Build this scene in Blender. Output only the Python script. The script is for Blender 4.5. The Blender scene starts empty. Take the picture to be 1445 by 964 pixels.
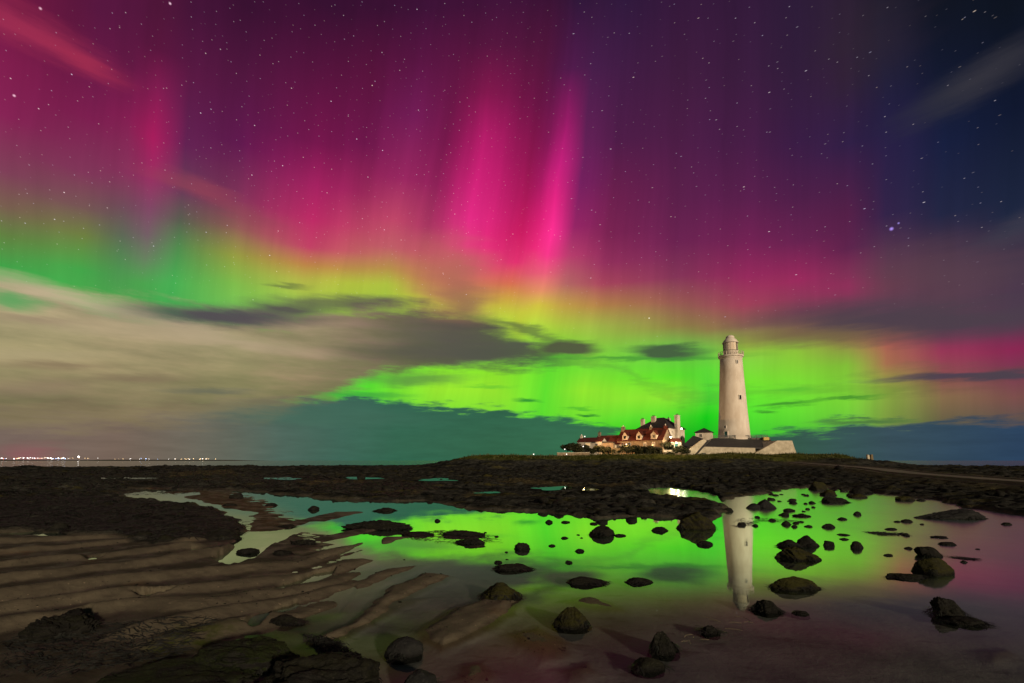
import bpy, bmesh, math, random
import numpy as np
from mathutils import Vector, Matrix
R = math.radians
scene = bpy.context.scene
col = scene.collection
random.seed(7)
RNG = np.random.default_rng(11)

# ------------------------------------------------------------------ camera
F = 660.0            # focal length in pixels of the 1445 px wide photograph
PITCH = R(5.0)
CAMZ = 3.0
YC = 650.0 - F * math.tan(PITCH)     # row of the optical axis (horizon at row 650)
cam = bpy.data.cameras.new("camera")
camo = bpy.data.objects.new("camera", cam)
col.objects.link(camo)
camo.location = (0, 0, CAMZ)
camo.rotation_euler = (R(90) + PITCH, 0, 0)
cam.sensor_width = 36.0
cam.lens = F / 1445.0 * 36.0
cam.shift_y = (592.3 - 482.0) / 1445.0
cam.clip_start = 0.05
cam.clip_end = 60000
scene.camera = camo

SP, CP = math.sin(PITCH), math.cos(PITCH)
def gp(px, py, z=0.0):
    """ground point at height z seen at a pixel of the photograph"""
    th = math.atan((py - YC) / F) - PITCH
    y = (CAMZ - z) / math.tan(max(th, 1e-4))
    d = y * CP + (z - CAMZ) * SP
    return ((px - 722.5) / F * d, y)
def zat(py, y):
    """height at distance y for an image row"""
    k = (YC - py) / F
    # up = -y*SP + q*CP ; depth = y*CP + q*SP ; up = k*depth
    q = y * (k * CP + SP) / (CP - k * SP)
    return CAMZ + q
def xat(px, y, z=5.0):
    return (px - 722.5) / F * (y * CP + (z - CAMZ) * SP)

# ------------------------------------------------------------------ colour helper
def lin(c):
    o = []
    for v in c[:3]:
        v = v / 255.0
        o.append(v / 12.92 if v <= 0.04045 else ((v + 0.055) / 1.055) ** 2.4)
    return tuple(o) + (1.0,)

# ------------------------------------------------------------------ view
scene.view_settings.view_transform = 'Standard'
scene.view_settings.look = 'None'
scene.view_settings.exposure = 0.0
scene.view_settings.gamma = 1.0
scene.view_settings.use_curve_mapping = False
scene.render.engine = 'CYCLES'
scene.cycles.max_bounces = 6
scene.cycles.transparent_max_bounces = 12
scene.cycles.sample_clamp_indirect = 4.0

SUN_EL, SUN_AZ = R(14), R(150)       # azimuth clockwise from +Y: behind the camera, to the right

# ------------------------------------------------------------------ world: aurora night sky
world = bpy.data.worlds.new("World")
scene.world = world
world.use_nodes = True
wt = world.node_tree
wt.nodes.clear()
def wn(t, **kw):
    n = wt.nodes.new(t)
    for k, v in kw.items():
        setattr(n, k, v)
    return n
def wl(a, b):
    wt.links.new(a, b)
def setin(sock, v):
    if isinstance(v, (int, float)):
        sock.default_value = v
    elif isinstance(v, (tuple, list)):
        sock.default_value = v
    else:
        wl(v, sock)
def wm(op, a, b=None, c=None, clamp=False):
    n = wn('ShaderNodeMath', operation=op, use_clamp=clamp)
    setin(n.inputs[0], a)
    if b is not None: setin(n.inputs[1], b)
    if c is not None: setin(n.inputs[2], c)
    return n.outputs[0]
def wmr(v, a, b, c=0.0, d=1.0, smooth=True):
    n = wn('ShaderNodeMapRange', clamp=True)
    n.interpolation_type = 'SMOOTHSTEP' if smooth else 'LINEAR'
    setin(n.inputs[0], v)
    for i, q in enumerate((a, b, c, d)):
        setin(n.inputs[1 + i], q)
    return n.outputs[0]
def wmix(f, a, b, blend='MIX'):
    n = wn('ShaderNodeMix', data_type='RGBA', blend_type=blend)
    n.clamp_factor = True
    setin(n.inputs[0], f); setin(n.inputs[6], a); setin(n.inputs[7], b)
    return n.outputs[2]
def wcomb(x, y, z=0.0):
    n = wn('ShaderNodeCombineXYZ')
    setin(n.inputs[0], x); setin(n.inputs[1], y); setin(n.inputs[2], z)
    return n.outputs[0]
def wramp(v, stops, interp='LINEAR'):
    n = wn('ShaderNodeValToRGB')
    cr = n.color_ramp
    cr.interpolation = interp
    stops = sorted(stops, key=lambda s: s[0])
    while len(cr.elements) < len(stops):
        cr.elements.new(0.5)
    for e, (p, c) in zip(cr.elements, stops):
        e.position = min(max(p, 0), 1)
    for e, (p, c) in zip(cr.elements, stops):
        e.position = min(max(p, 0), 1); e.color = c
    setin(n.inputs[0], v)
    return n.outputs[0]
def wnoise(vec, scale, detail=3.0, rough=0.5, dim='3D', lac=2.0):
    n = wn('ShaderNodeTexNoise', noise_dimensions=dim)
    wl(vec, n.inputs['Vector'])
    n.inputs['Scale'].default_value = scale
    n.inputs['Detail'].default_value = detail
    n.inputs['Roughness'].default_value = rough
    n.inputs['Lacunarity'].default_value = lac
    return n.outputs[0]

def azel(px, py):
    dx, up = (px - 722.5) / F, (YC - py) / F
    d = Vector((dx, CP - up * SP, SP + up * CP)).normalized()
    return math.atan2(d.x, d.y), math.asin(d.z)

tc = wn('ShaderNodeTexCoord')
sep = wn('ShaderNodeSeparateXYZ'); wl(tc.outputs['Generated'], sep.inputs[0])
AZ = wm('ARCTAN2', sep.outputs[0], sep.outputs[1])
ELr = wm('ARCSINE', sep.outputs[2])
EL = wm('MAXIMUM', ELr, 0.0)
ELM = 0.9
# the rays lean a little with height in the middle of the sky
lean = wm('MULTIPLY', wmr(AZ, -0.62, -0.12, 0.0, 0.19), wmr(AZ, 0.15, 0.4, 1.0, 0.3))
warpn = wnoise(wcomb(AZ, EL), 5.0, 2.0)
AZR = wm('SUBTRACT', AZ, wm('MULTIPLY', lean, wm('SUBTRACT', EL, azel(722, 330)[1])))
AZR = wm('ADD', AZR, wm('MULTIPLY', wm('SUBTRACT', warpn, 0.5), 0.035))

AUR = {   # photo column: [(row, colour)...] of the aurora with the clouds taken away
 0:   [(0,(105,20,60)),(80,(122,24,72)),(160,(130,30,80)),(240,(125,60,85)),(290,(118,92,75)),(330,(95,125,60)),(380,(56,162,68)),(430,(60,160,80)),(560,(60,140,70)),(650,(70,100,80))],
 110: [(0,(85,18,60)),(80,(100,20,65)),(160,(120,25,75)),(240,(125,50,85)),(290,(115,82,80)),(330,(108,125,60)),(380,(66,165,70)),(430,(75,170,75)),(560,(60,140,70)),(650,(70,100,80))],
 165: [(0,(82,18,58)),(80,(96,20,64)),(160,(132,26,80)),(240,(135,48,90)),(290,(112,75,88)),(330,(95,105,85)),(380,(78,150,78)),(430,(75,170,75)),(560,(60,140,70)),(650,(70,100,80))],
 203: [(0,(80,18,55)),(60,(90,18,60)),(120,(132,25,80)),(190,(170,25,92)),(240,(158,40,98)),(290,(132,70,102)),(330,(118,95,102)),(365,(105,130,95)),(400,(76,165,76)),(560,(60,140,70)),(650,(70,100,80))],
 250: [(0,(66,15,52)),(100,(88,20,64)),(200,(98,30,80)),(270,(105,58,85)),(310,(88,92,76)),(350,(80,140,75)),(400,(70,175,80)),(560,(60,150,70)),(650,(60,100,80))],
 330: [(0,(56,12,46)),(100,(80,18,60)),(200,(95,20,75)),(280,(125,48,85)),(320,(138,88,80)),(360,(142,150,60)),(400,(120,180,70)),(440,(110,190,80)),(560,(70,180,60)),(650,(60,110,80))],
 440: [(0,(54,12,46)),(100,(88,15,60)),(200,(118,18,75)),(260,(165,30,95)),(310,(190,40,100)),(350,(195,64,100)),(375,(190,132,70)),(397,(180,180,70)),(430,(160,200,70)),(540,(80,210,45)),(590,(60,180,60)),(650,(50,110,80))],
 500: [(0,(56,12,47)),(100,(88,15,58)),(200,(108,18,72)),(270,(150,34,86)),(320,(182,62,96)),(355,(190,90,95)),(380,(182,140,70)),(400,(176,188,60)),(440,(155,195,60)),(540,(80,215,45)),(590,(60,190,55)),(650,(50,110,80))],
 557: [(0,(60,14,52)),(80,(88,17,64)),(160,(114,25,84)),(250,(152,36,94)),(310,(190,68,102)),(350,(190,92,100)),(380,(180,142,70)),(402,(172,190,60)),(440,(150,190,60)),(540,(85,220,40)),(575,(90,215,45)),(610,(60,170,60)),(650,(45,110,75))],
 605: [(0,(62,14,52)),(100,(95,18,64)),(200,(118,20,74)),(260,(142,30,86)),(320,(170,52,96)),(360,(195,85,100)),(395,(195,140,75)),(420,(190,195,60)),(450,(165,205,60)),(510,(110,220,40)),(550,(120,222,40)),(590,(95,205,50)),(650,(45,115,70))],
 660: [(0,(65,16,55)),(60,(85,18,60)),(130,(130,20,76)),(190,(178,25,102)),(250,(204,30,116)),(310,(226,40,130)),(350,(230,46,126)),(380,(216,80,110)),(402,(205,122,88)),(425,(200,182,60)),(450,(190,214,60)),(510,(125,225,35)),(550,(152,228,40)),(590,(112,215,45)),(620,(70,180,60)),(650,(45,120,70))],
 735: [(0,(58,15,50)),(80,(82,18,58)),(150,(104,16,66)),(220,(138,17,76)),(280,(170,19,86)),(330,(202,24,95)),(370,(226,46,110)),(400,(216,110,80)),(422,(205,166,65)),(450,(190,215,60)),(510,(130,225,35)),(550,(152,230,40)),(590,(126,225,45)),(620,(75,200,50)),(650,(45,130,60))],
 757: [(0,(54,17,52)),(100,(80,20,66)),(200,(128,20,82)),(260,(168,22,96)),(310,(214,28,112)),(350,(236,40,120)),(385,(226,86,112)),(412,(214,140,84)),(440,(200,200,60)),(510,(126,225,36)),(560,(140,228,40)),(600,(115,223,44)),(625,(65,195,50)),(650,(42,125,57))],
 777: [(0,(46,20,56)),(100,(82,25,76)),(170,(152,25,102)),(230,(202,30,126)),(280,(232,35,132)),(330,(255,46,146)),(360,(246,52,136)),(385,(232,92,120)),(410,(226,142,100)),(430,(206,190,62)),(460,(180,220,60)),(510,(120,224,38)),(560,(125,228,40)),(600,(105,222,44)),(625,(60,190,50)),(650,(40,120,55))],
 808: [(0,(50,21,56)),(100,(70,27,72)),(200,(100,30,86)),(260,(120,30,96)),(320,(152,35,102)),(360,(188,60,110)),(400,(182,102,100)),(430,(195,160,70)),(460,(170,200,60)),(500,(102,220,40)),(550,(96,225,40)),(600,(90,220,40)),(630,(40,170,45)),(650,(40,120,55))],
 860: [(0,(46,22,58)),(100,(64,25,66)),(200,(78,25,70)),(280,(108,28,76)),(330,(122,32,80)),(370,(146,45,90)),(400,(166,66,90)),(430,(176,126,70)),(460,(160,182,68)),(490,(135,206,58)),(520,(118,222,46)),(550,(145,228,40)),(590,(112,222,40)),(615,(50,205,30)),(650,(30,120,45))],
 960: [(0,(52,22,56)),(100,(62,25,60)),(200,(76,26,68)),(280,(92,29,74)),(340,(108,32,80)),(390,(132,50,86)),(425,(152,88,80)),(460,(142,128,68)),(490,(110,192,68)),(530,(92,222,36)),(560,(140,228,45)),(588,(80,220,40)),(612,(16,194,18)),(650,(20,110,45))],
 1005:[(0,(52,23,56)),(100,(60,25,60)),(200,(72,26,68)),(280,(90,28,74)),(340,(110,32,80)),(390,(138,44,86)),(430,(150,80,82)),(465,(140,120,70)),(490,(115,185,66)),(520,(92,216,50)),(560,(75,216,45)),(588,(8,202,12)),(615,(10,172,22)),(650,(20,105,45))],
 1060:[(0,(50,24,56)),(100,(57,26,60)),(200,(70,26,68)),(280,(88,28,74)),(340,(112,30,80)),(390,(146,38,88)),(430,(156,62,85)),(460,(132,96,76)),(485,(145,168,60)),(510,(126,206,58)),(540,(110,220,40)),(580,(80,220,40)),(612,(58,196,40)),(650,(40,105,55))],
 1130:[(0,(45,26,55)),(100,(50,27,58)),(200,(58,26,68)),(280,(80,28,72)),(340,(105,32,80)),(395,(156,40,92)),(440,(125,62,82)),(470,(136,110,72)),(490,(142,190,55)),(540,(120,220,45)),(580,(100,220,45)),(604,(80,200,45)),(650,(50,105,65))],
 1205:[(0,(45,29,50)),(100,(50,29,55)),(200,(48,28,68)),(300,(84,28,70)),(350,(94,32,75)),(400,(148,42,90)),(440,(112,60,80)),(480,(150,126,70)),(515,(130,190,52)),(560,(125,215,50)),(592,(110,200,55)),(650,(60,100,70))],
 1262:[(0,(30,26,42)),(100,(29,27,55)),(200,(38,28,66)),(300,(50,32,70)),(360,(86,50,75)),(400,(108,55,76)),(440,(98,60,80)),(480,(170,92,80)),(512,(162,108,75)),(550,(135,166,60)),(592,(120,152,60)),(650,(60,85,80))],
 1340:[(0,(15,18,31)),(100,(17,22,45)),(200,(22,29,62)),(300,(34,36,66)),(360,(72,50,70)),(420,(88,58,75)),(465,(110,52,80)),(495,(150,52,84)),(530,(140,76,78)),(560,(132,105,72)),(592,(102,92,66)),(650,(50,70,88))],
 1445:[(0,(11,16,28)),(150,(13,20,44)),(300,(28,36,62)),(380,(60,50,70)),(450,(80,52,78)),(490,(138,34,80)),(520,(120,52,78)),(560,(120,75,72)),(592,(92,78,72)),(650,(40,62,90))],
}
elt = wm('DIVIDE', EL, ELM)
cols = sorted(AUR)
aur = None
prev = None
for cx in cols:
    stops = [(azel(cx, y)[1] / ELM, lin(c)) for y, c in AUR[cx]]
    rc = wramp(elt, stops)
    a = azel(cx, 380)[0]
    if aur is None:
        aur = rc
    else:
        aur = wmix(wmr(AZR, prev, a, smooth=False), aur, rc)
    prev = a
# fine vertical rays
rayn = wnoise(wcomb(wm('MULTIPLY', AZR, 17.0), wm('MULTIPLY', EL, 1.2)), 1.0, 3.0, 0.5)
rayf = wmr(rayn, 0.25, 0.75, 0.90, 1.10, smooth=False)
ray_rgb = wcomb(rayf, rayf, rayf)
aur = wmix(1.0, aur, ray_rgb, 'MULTIPLY')
rayn2 = wnoise(wcomb(wm('MULTIPLY', AZR, 62.0), wm('MULTIPLY', EL, 2.0)), 1.0, 3.0, 0.6)
rayf2 = wmr(rayn2, 0.28, 0.72, 0.96, 1.04, smooth=False)
aur = wmix(1.0, aur, wcomb(rayf2, rayf2, rayf2), 'MULTIPLY')

# --- clouds
base2 = wcomb(AZ, EL)
streakv = wn('ShaderNodeMapping'); wl(base2, streakv.inputs[0])
streakv.inputs['Rotation'].default_value = (0, 0, R(9)); streakv.inputs['Scale'].default_value = (2.2, 13.0, 1)
streak = wnoise(streakv.outputs[0], 2.0, 5.0, 0.55)
streakv2 = wn('ShaderNodeMapping'); wl(base2, streakv2.inputs[0])
streakv2.inputs['Scale'].default_value = (7.0, 42.0, 1)
fine = wnoise(streakv2.outputs[0], 2.0, 5.0, 0.6)
wx = wm('MULTIPLY', wm('SUBTRACT', streak, 0.5), 0.10)
wy = wm('ADD', wm('MULTIPLY', wm('SUBTRACT', streak, 0.5), 0.030), wm('MULTIPLY', wm('SUBTRACT', fine, 0.5), 0.022))
warped = wcomb(wm('ADD', AZ, wx), wm('ADD', EL, wy))
ELW = wm('ADD', EL, wy)
sv3 = wn('ShaderNodeMapping'); wl(base2, sv3.inputs[0])
sv3.inputs['Rotation'].default_value = (0, 0, R(12)); sv3.inputs['Scale'].default_value = (3.0, 15.0, 1)
wisp = wnoise(sv3.outputs[0], 2.0, 6.0, 0.62)
ELT = wm('ADD', EL, wm('ADD', wm('MULTIPLY', wm('SUBTRACT', wisp, 0.5), 0.11), wm('MULTIPLY', wm('SUBTRACT', fine, 0.5), 0.03)))
AZN = wm('ADD', wm('DIVIDE', AZ, 2.0), 0.5)     # -1..1 rad -> 0..1
def aznorm(px):
    return azel(px, 560)[0] / 2.0 + 0.5
def elcurve(pts):
    return wramp(AZN, [(aznorm(x), (azel(x, y)[1],) * 3 + (1,)) for x, y in pts], 'B_SPLINE' if False else 'LINEAR')

cover = None
def add_cover(m):
    global cover
    cover = m if cover is None else wm('MAXIMUM', cover, m)

sky = aur
def blob(cx, cy, rx, ry, rot, c, op, soft=0.6, star=True):
    global sky
    a0, e0 = azel(cx, cy)
    ct_, st_ = math.cos(R(rot)), math.sin(R(rot))
    pa_, pb_ = azel(cx - rx * ct_, cy - rx * st_), azel(cx + rx * ct_, cy + rx * st_)
    qa_, qb_ = azel(cx - ry * st_, cy + ry * ct_), azel(cx + ry * st_, cy - ry * ct_)
    ax = math.hypot(pb_[0] - pa_[0], pb_[1] - pa_[1]); ey = math.hypot(qb_[0] - qa_[0], qb_[1] - qa_[1])
    n = wn('ShaderNodeMapping', vector_type='TEXTURE')
    wl(warped, n.inputs[0])
    n.inputs['Location'].default_value = (a0, e0, 0)
    n.inputs['Rotation'].default_value = (0, 0, math.atan2(pb_[1] - pa_[1], pb_[0] - pa_[0]))
    n.inputs['Scale'].default_value = (ax / 2, ey / 2, 1)
    ln = wn('ShaderNodeVectorMath', operation='LENGTH'); wl(n.outputs[0], ln.inputs[0])
    m = wmr(ln.outputs['Value'], 1.0 + soft * 0.5, max(0.0, 1.0 - soft), 0.0, op)
    sky = wmix(m, sky, lin(c))
    if star: add_cover(m)
    return m

# thin high cloud catching the aurora light
blob(40, 42, 150, 26, 27, (172, 50, 84), .62, 1.0, False)
blob(120, 88, 70, 16, 28, (170, 46, 78), .55, 1.0, False)
blob(285, 268, 75, 15, 20, (152, 66, 84), .6, 1.0, False)
blob(345, 305, 60, 10, 15, (148, 66, 84), .35, 1.0, False)
blob(1370, 120, 120, 26, -30, (56, 54, 62), .75, 1.0)
blob(1225, 60, 70, 70, 0, (48, 36, 48), .5, 1.0, False)
blob(1440, 320, 70, 20, -25, (62, 60, 74), .6, 1.0)
blob(1340, 385, 170, 45, -3, (92, 64, 76), .6, 1.0)
blob(1290, 452, 260, 30, -1, (74, 61, 72), .95, 0.8)
blob(1140, 478, 120, 13, -2, (112, 92, 66), .7, 0.9)
blob(1360, 533, 170, 7, -3, (70, 60, 78), .9, 0.7)
# the low dark bank on the horizon
bank_top = elcurve([(-100,560),(0,566),(150,572),(330,566),(430,562),(520,562),(610,570),(700,578),(765,588),(810,596),(850,600),(900,618),(960,632),(1010,630),(1070,613),(1130,606),(1200,598),(1260,599),(1340,596),(1445,590),(1550,588)])
bank_col = wramp(AZN, [(aznorm(x), lin(c)) for x, c in [(-60,(118,100,92)),(40,(116,98,90)),(170,(115,97,86)),(300,(100,99,88)),(400,(74,98,88)),(480,(58,98,84)),(560,(46,98,76)),(700,(44,96,70)),(800,(48,104,74)),(900,(46,102,62)),(1000,(42,88,60)),(1130,(50,86,74)),(1250,(52,75,86)),(1445,(38,62,90)),(1540,(30,48,76))]])
bank_sh = wmr(fine, 0.3, 0.7, 0.90, 1.10, smooth=False)
bank_col = wmix(1.0, bank_col, wcomb(bank_sh, bank_sh, bank_sh), 'MULTIPLY')
ELB = wm('ADD', ELW, wm('MULTIPLY', wm('SUBTRACT', fine, 0.5), 0.05))
bank_m = wmr(wm('SUBTRACT', ELB, bank_top), 0.009, -0.010)
sky = wmix(bank_m, sky, bank_col)
add_cover(bank_m)
# big tan cloud, lit by the town
tan_top = elcurve([(-100,372),(0,388),(60,402),(140,424),(230,438),(330,446),(430,442),(500,430),(560,433),(610,434),(650,440),(690,456),(740,482),(800,506),(860,514),(950,560)])
tan_bot = elcurve([(-100,600),(0,596),(120,592),(260,590),(380,580),(450,562),(500,544),(540,524),(600,518),(700,514),(800,512),(860,512),(950,556)])
mt = wm('MULTIPLY', wmr(wm('SUBTRACT', ELT, tan_top), 0.022, -0.026), wmr(wm('SUBTRACT', ELT, tan_bot), -0.026, 0.018))
mt = wm('MULTIPLY', mt, wmr(wisp, 0.25, 0.6, 1.0, 0.93))
tan_col = wramp(AZN, [(aznorm(x), lin(c)) for x, c in [(-60,(172,156,122)),(60,(176,158,124)),(200,(176,157,124)),(330,(166,148,116)),(430,(156,134,109)),(500,(134,112,95)),(570,(114,95,82)),(640,(96,84,73)),(720,(80,86,68)),(820,(82,90,66))]])
tshade = wm('MULTIPLY', wmr(streak, 0.32, 0.68, 0.74, 1.12, smooth=False), wmr(wisp, 0.3, 0.7, 1.14, 0.78, smooth=False))
tlow = wmr(EL, azel(722, 600)[1], azel(722, 520)[1], 0.58, 1.0)
tsh = wm('MULTIPLY', tshade, tlow)
tan_col = wmix(1.0, tan_col, wcomb(tsh, tsh, wm('MULTIPLY', tsh, wmr(EL, azel(722, 470)[1], azel(722, 560)[1], 1.0, 0.86))), 'MULTIPLY')
sky = wmix(mt, sky, tan_col)
add_cover(mt)
blob(20, 424, 46, 13, 14, (70, 160, 84), .8, 0.9, False)      # gap of green at the far left
blob(140, 432, 200, 15, 14, (200, 180, 148), .7, 1.0)
blob(330, 482, 170, 10, 9, (180, 160, 130), .5, 1.0)
blob(320, 447, 150, 17, 2, (80, 71, 78), .97, 0.8)
blob(410, 437, 60, 9, 2, (82, 72, 76), .9, 0.8)
blob(600, 500, 120, 14, 2, (86, 82, 70), .75, 0.9)
blob(690, 498, 60, 12, 2, (78, 82, 66), .8, 0.9)
blob(60, 452, 70, 7, 4, (132, 112, 92), .6, 1.0)
blob(90, 514, 80, 8, 2, (124, 102, 80), .6, 1.0)
blob(190, 534, 80, 8, 0, (120, 100, 78), .6, 1.0)
blob(40, 548, 90, 14, 0, (140, 116, 96), .5, 1.0)
blob(300, 552, 70, 5, 0, (92, 96, 84), .6, 0.9)
blob(200, 470, 160, 12, 6, (178, 158, 126), .5, 1.0)
blob(60, 500, 110, 9, 1, (172, 156, 120), .5, 1.0)
blob(470, 428, 110, 12, 0, (84, 74, 74), .75, 0.8)
blob(405, 404, 32, 4, 3, (92, 104, 60), .65, 0.8)
blob(640, 395, 56, 58, 8, (176, 106, 86), .85, 1.0, False)
blob(662, 432, 40, 26, 20, (140, 100, 78), .7, 1.0, False)
blob(640, 478, 90, 34, 6, (84, 80, 72), .75, 1.0)
blob(745, 466, 85, 8, 14, (86, 98, 60), .75, 0.8)
blob(800, 492, 52, 15, -2, (80, 82, 60), .97, 0.55)
blob(945, 496, 64, 12, 0, (66, 86, 60), .95, 0.6)
blob(900, 507, 150, 4, -1, (64, 140, 50), .75, 0.8)
blob(470, 585, 150, 20, 2, (62, 102, 84), .6, 1.0)
blob(590, 536, 70, 9, 0, (84, 120, 64), .7, 0.9)
blob(520, 556, 70, 5, 1, (48, 140, 60), .6, 0.8)
blob(742, 566, 22, 4, 0, (20, 130, 45), .85, 0.8)
blob(690, 545, 40, 3, 0, (70, 180, 45), .5, 0.8)
blob(830, 586, 16, 3, 3, (28, 120, 40), .9, 0.7)
blob(820, 576, 30, 2, 0, (50, 165, 40), .6, 0.8)
blob(1110, 570, 40, 4, -3, (54, 132, 38), .85, 0.8)
blob(1185, 565, 45, 3, -2, (54, 130, 38), .8, 0.8)
blob(1080, 581, 18, 4, 0, (54, 132, 38), .75, 0.8)
blob(1120, 549, 32, 4, -1, (80, 180, 45), .6, 0.9)
blob(1215, 595, 75, 3, -1, (70, 110, 60), .85, 0.8)
blob(45, 640, 45, 14, 0, (150, 80, 92), .5, 1.0, False)

# --- stars: dots to the left, short trails to the right
def stars(rot, stretch, cell, keep, rad, amp, seed, mask):
    global sky
    n = wn('ShaderNodeMapping'); wl(wcomb(wm('MULTIPLY', AZ, wm('COSINE', EL)), EL), n.inputs[0])
    n.inputs['Location'].default_value = (seed * 3.7, seed * 1.9, 0)
    n.inputs['Rotation'].default_value = (0, 0, R(rot))
    n.inputs['Scale'].default_value = (1.0 / (cell * stretch), 1.0 / cell, 1)
    v = wn('ShaderNodeTexVoronoi', voronoi_dimensions='2D', feature='F1')
    wl(n.outputs[0], v.inputs['Vector']); v.inputs['Scale'].default_value = 1.0
    sc = wn('ShaderNodeSeparateColor'); wl(v.outputs['Color'], sc.inputs[0])
    bright = wm('POWER', wmr(sc.outputs[0], 1.0 - keep, 1.0, 0.0, 1.0, smooth=False), 3.5)
    bright = wm('MULTIPLY', wm('ADD', bright, 0.13), wmr(sc.outputs[0], 1.0 - keep, 1.0 - keep + 0.01))
    s = wmr(v.outputs['Distance'], rad / cell, rad / cell * 0.35)
    i = wm('MULTIPLY', wm('MULTIPLY', s, bright), wm('MULTIPLY', mask, amp))
    tint = wramp(sc.outputs[1], [(0, (0.75, 0.72, 1.0, 1)), (0.5, (1, .9, .95, 1)), (1, (1, .78, .62, 1))])
    si = wmix(1.0, tint, wcomb(i, i, i), 'MULTIPLY')
    sky = wmix(1.0, sky, si, 'ADD')
open_sky = wm('MULTIPLY', wm('SUBTRACT', 1.0, wm('MULTIPLY', cover, 1.0, clamp=True)), wmr(EL, azel(722, 540)[1], azel(722, 400)[1]))
left = wmr(AZ, 0.12, -0.12); right = wm('SUBTRACT', 1.0, left)
stars(58, 1.2, 0.0115, 0.55, 0.00075, 0.36, 1, wm('MULTIPLY', left, open_sky))
stars(58, 1.2, 0.027, 0.45, 0.0009, 0.8, 2, wm('MULTIPLY', left, open_sky))
stars(56, 2.2, 0.0100, 0.45, 0.00065, 0.30, 3, wm('MULTIPLY', right, open_sky))
stars(56, 3.0, 0.026, 0.40, 0.00072, 0.7, 4, wm('MULTIPLY', right, open_sky))
# two particular bright stars
def bright_star(px, py, rad, c, amp):
    global sky
    a0, e0 = azel(px, py)
    n = wn('ShaderNodeVectorMath', operation='DISTANCE')
    wl(tc.outputs['Generated'], n.inputs[0])
    n.inputs[1].default_value = (math.sin(a0) * math.cos(e0), math.cos(a0) * math.cos(e0), math.sin(e0))
    i = wm('MULTIPLY', wmr(n.outputs['Value'], rad, 0.0), amp)
    sky = wmix(1.0, sky, wmix(1.0, lin(c), wcomb(i, i, i), 'MULTIPLY'), 'ADD')
bright_star(1258, 323, 0.0038, (180, 150, 255), 0.9)
bright_star(1268, 315, 0.0022, (180, 160, 255), 0.6)
bright_star(240, 5, 0.0022, (255, 215, 235), 0.9)
bright_star(20, 135, 0.0022, (255, 215, 235), 0.8)
bright_star(57, 12, 0.0022, (255, 215, 235), 0.7)
bright_star(916, 449, 0.002, (255, 250, 235), 0.8)

# behind the camera and overhead: unseen sky, tinted green-grey to offset magenta ground light
absaz = wm('ABSOLUTE', AZ)
sky = wmix(wmr(EL, 0.90, 1.15), sky, lin((34, 44, 46)))
sky = wmix(wmr(absaz, 0.95, 1.4), sky, wramp(elt, [(0, lin((84, 84, 72))), (0.4, lin((46, 56, 56))), (1, lin((34, 44, 46)))]))
nis = wn('ShaderNodeTexSky', sky_type='NISHITA')
nis.sun_disc = False
nis.sun_elevation = SUN_EL
nis.sun_rotation = SUN_AZ
bg1 = wn('ShaderNodeBackground'); wl(sky, bg1.inputs[0]); bg1.inputs[1].default_value = 1.0
bg2 = wn('ShaderNodeBackground'); wl(nis.outputs[0], bg2.inputs[0]); bg2.inputs[1].default_value = 0.0015
add = wn('ShaderNodeAddShader'); wl(bg1.outputs[0], add.inputs[0]); wl(bg2.outputs[0], add.inputs[1])
out = wn('ShaderNodeOutputWorld'); wl(add.outputs[0], out.inputs[0])

# ------------------------------------------------------------------ the low warm light from the town side
sl = bpy.data.lights.new("sun", 'SUN')
sl.energy = 3.0
sl.angle = R(3)
sl.color = (1.0, 0.76, 0.50)
so = bpy.data.objects.new("sun", sl)
col.objects.link(so)
sd = Vector((math.sin(SUN_AZ) * math.cos(SUN_EL), math.cos(SUN_AZ) * math.cos(SUN_EL), math.sin(SUN_EL)))
so.rotation_euler = (-sd).to_track_quat('-Z', 'Y').to_euler()
so.location = (30, -60, 40)

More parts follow.
